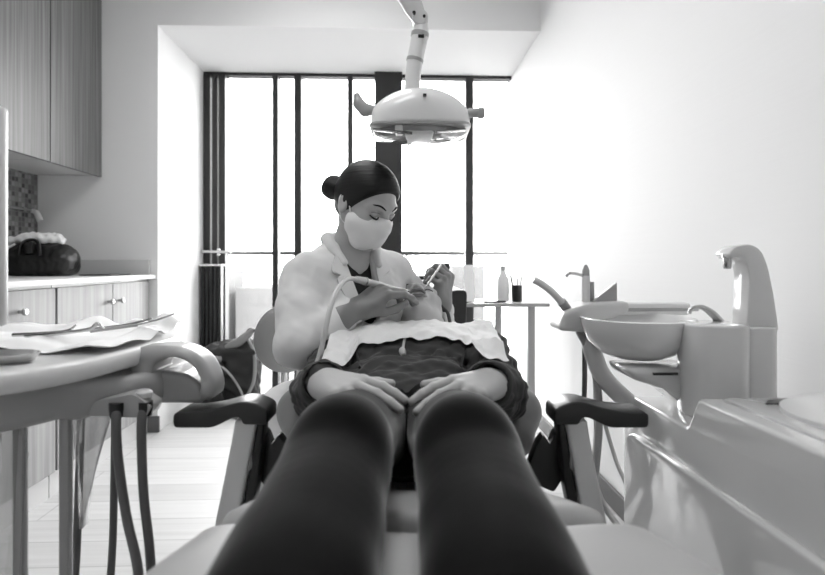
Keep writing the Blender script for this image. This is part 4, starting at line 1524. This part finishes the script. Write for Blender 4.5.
# mask
s = Solid(.02)
s.cap(DL(0, .098, -.018), DL(0, .104, -.030), .012, .015, k=.02)
s.cap(DL(-.048, .045, -.030), DL(.048, .045, -.030), .022, k=.02)
s.ell(DL(0, .045, -.055), V3(.060, .056, .056), DR, k=.03)
s.cap(DL(-.03, .05, -.092), DL(.03, .05, -.092), .020, k=.03)
for sg in (-1, 1):
    s.cap(DL(sg * .052, .040, -.034), DL(sg * .008, .096, -.016), .016, .012, k=.02)
    s.cap(DL(sg * .058, .018, -.035), DL(sg * .054, .018, -.062), .010, k=.03)
s.half(DR[:, 1], float(np.dot(DL(0, .004, 0), DR[:, 1])), .004)
mk = dn.part('face_mask', s.mesh(.0034), 'mask')
for sg in (-1, 1):
    dn.part('ear_loop', tube([DL(sg * .066, .024, -.030), DL(sg * .077, .008, .008), DL(sg * .080, -.012, .026), DL(sg * .080, -.030, .0), DL(sg * .073, -.010, -.045), DL(sg * .062, .02, -.062)], .0022, 8), 'mask', mk)
    dn.part('eyebrow', tube([DL(sg * .013, .092, .026), DL(sg * .032, .083, .034), DL(sg * .055, .062, .027)], [.0032, .0042, .0018], 8, flat=.6), 'brow')
    dn.part('eyelash', tube([DL(sg * .018, .080, -.001), DL(sg * .026, .0855, -.005), DL(sg * .038, .0835, -.004), DL(sg * .048, .073, .001)], [.0015, .0026, .0028, .0018], 8), 'brow')
    dn.part('eyelid_crease', tube([DL(sg * .019, .083, .010), DL(sg * .032, .0845, .013), DL(sg * .046, .074, .010)], .0012, 6), 'lip')

# ------------------------------------------------------------------ what the dentist holds
t = Thing('dental_handpiece', at(360, 281, 1.47), 'pale dental handpiece with its hose in the hand nearer the lens', 'handpiece')
hp0, hp1 = at(356, 279, 1.46), at(408, 292, 1.60)
ax = nrm(hp1 - hp0)
t.part('grip', tube([hp0, hp0 + ax * .03, hp0 + ax * .05, hp0 + ax * .10, hp1 - ax * .02], [.0085, .0105, .009, .008, .006], 14, 0), 'plastic_gray')
t.part('ring', tube([hp0 + ax * .030, hp0 + ax * .036], .0115, 14, 0), 'metal')
t.part('tip', tube([hp1 - ax * .02, hp1, hp1 + V3(.006, .01, -.012)], [.005, .005, .0015], 10, 0), 'metal')
t.part('hose', tube([hp0 + ax * .005, at(348, 279, 1.42), at(339, 287, 1.37), at(332, 302, 1.32), at(327, 322, 1.29), at(321, 350, 1.275), at(314, 372, 1.27), at(306, 392, 1.29), V3(-.25, 1.34, .52), V3(-.20, 1.36, .38), V3(-.10, 1.36, .36)], .0062, 10), 'plastic_gray')
t = Thing('mouth_mirror', at(420, 292, 1.66), 'thin steel mouth mirror in the dentist hand farther from the lens', 'mouth mirror')
m0, m1 = at(439, 268, 1.69), at(423, 291, 1.63)
t.part('stem', tube([m0 + (m0 - m1) * .15, m0 + (m1 - m0) * .5, m1], [.0034, .003, .0016], 10, 0), 'metal')
t.part('mirror_head', lathe([(.009, 0), (.010, .001), (.010, .002), (.008, .003)], m1 + V3(0, 0, -.001), 18), 'mirror')

# ------------------------------------------------------------------ the dentist's stool
t = Thing('dentist_stool', (-.27, 1.66, 0), 'rounded grey stool with a padded back behind the dentist', 'stool')
t.part('seat', lathe([(.02, .29), (.17, .295), (.19, .315), (.18, .345), (.02, .352)], (-.27, 1.66, 0), 36), 'uphol_d')
s = Solid(.02)
Rb = frame_of((.55, -.83, 0), (0, 0, 1))
s.ell(V3(-.415, 1.83, .70), V3(.115, .035, .115), Rb)
t.part('backrest', s.mesh(.006), 'uphol_d')
t.part('back_stem', tube([V3(-.38, 1.78, .30), V3(-.43, 1.85, .36), V3(-.432, 1.865, .60), V3(-.425, 1.85, .70)], .014, 10), 'metal')
t.part('column', tube([V3(-.27, 1.66, .07), V3(-.27, 1.66, .30)], .025, 16, 0), 'metal')
for k in range(5):
    a = k * 2 * math.pi / 5 + .4
    e = V3(-.27 + .23 * math.cos(a), 1.66 + .23 * math.sin(a), .06)
    lg = t.part('leg', tube([V3(-.27, 1.66, .085), e], [.02, .013], 10, 0), 'plastic_mid')
    t.part('caster', lathe([(.014, -.012), (.024, -.010), (.024, .010), (.014, .012)], (e[0], e[1], .0245), 18, 'x'), 'black', lg)
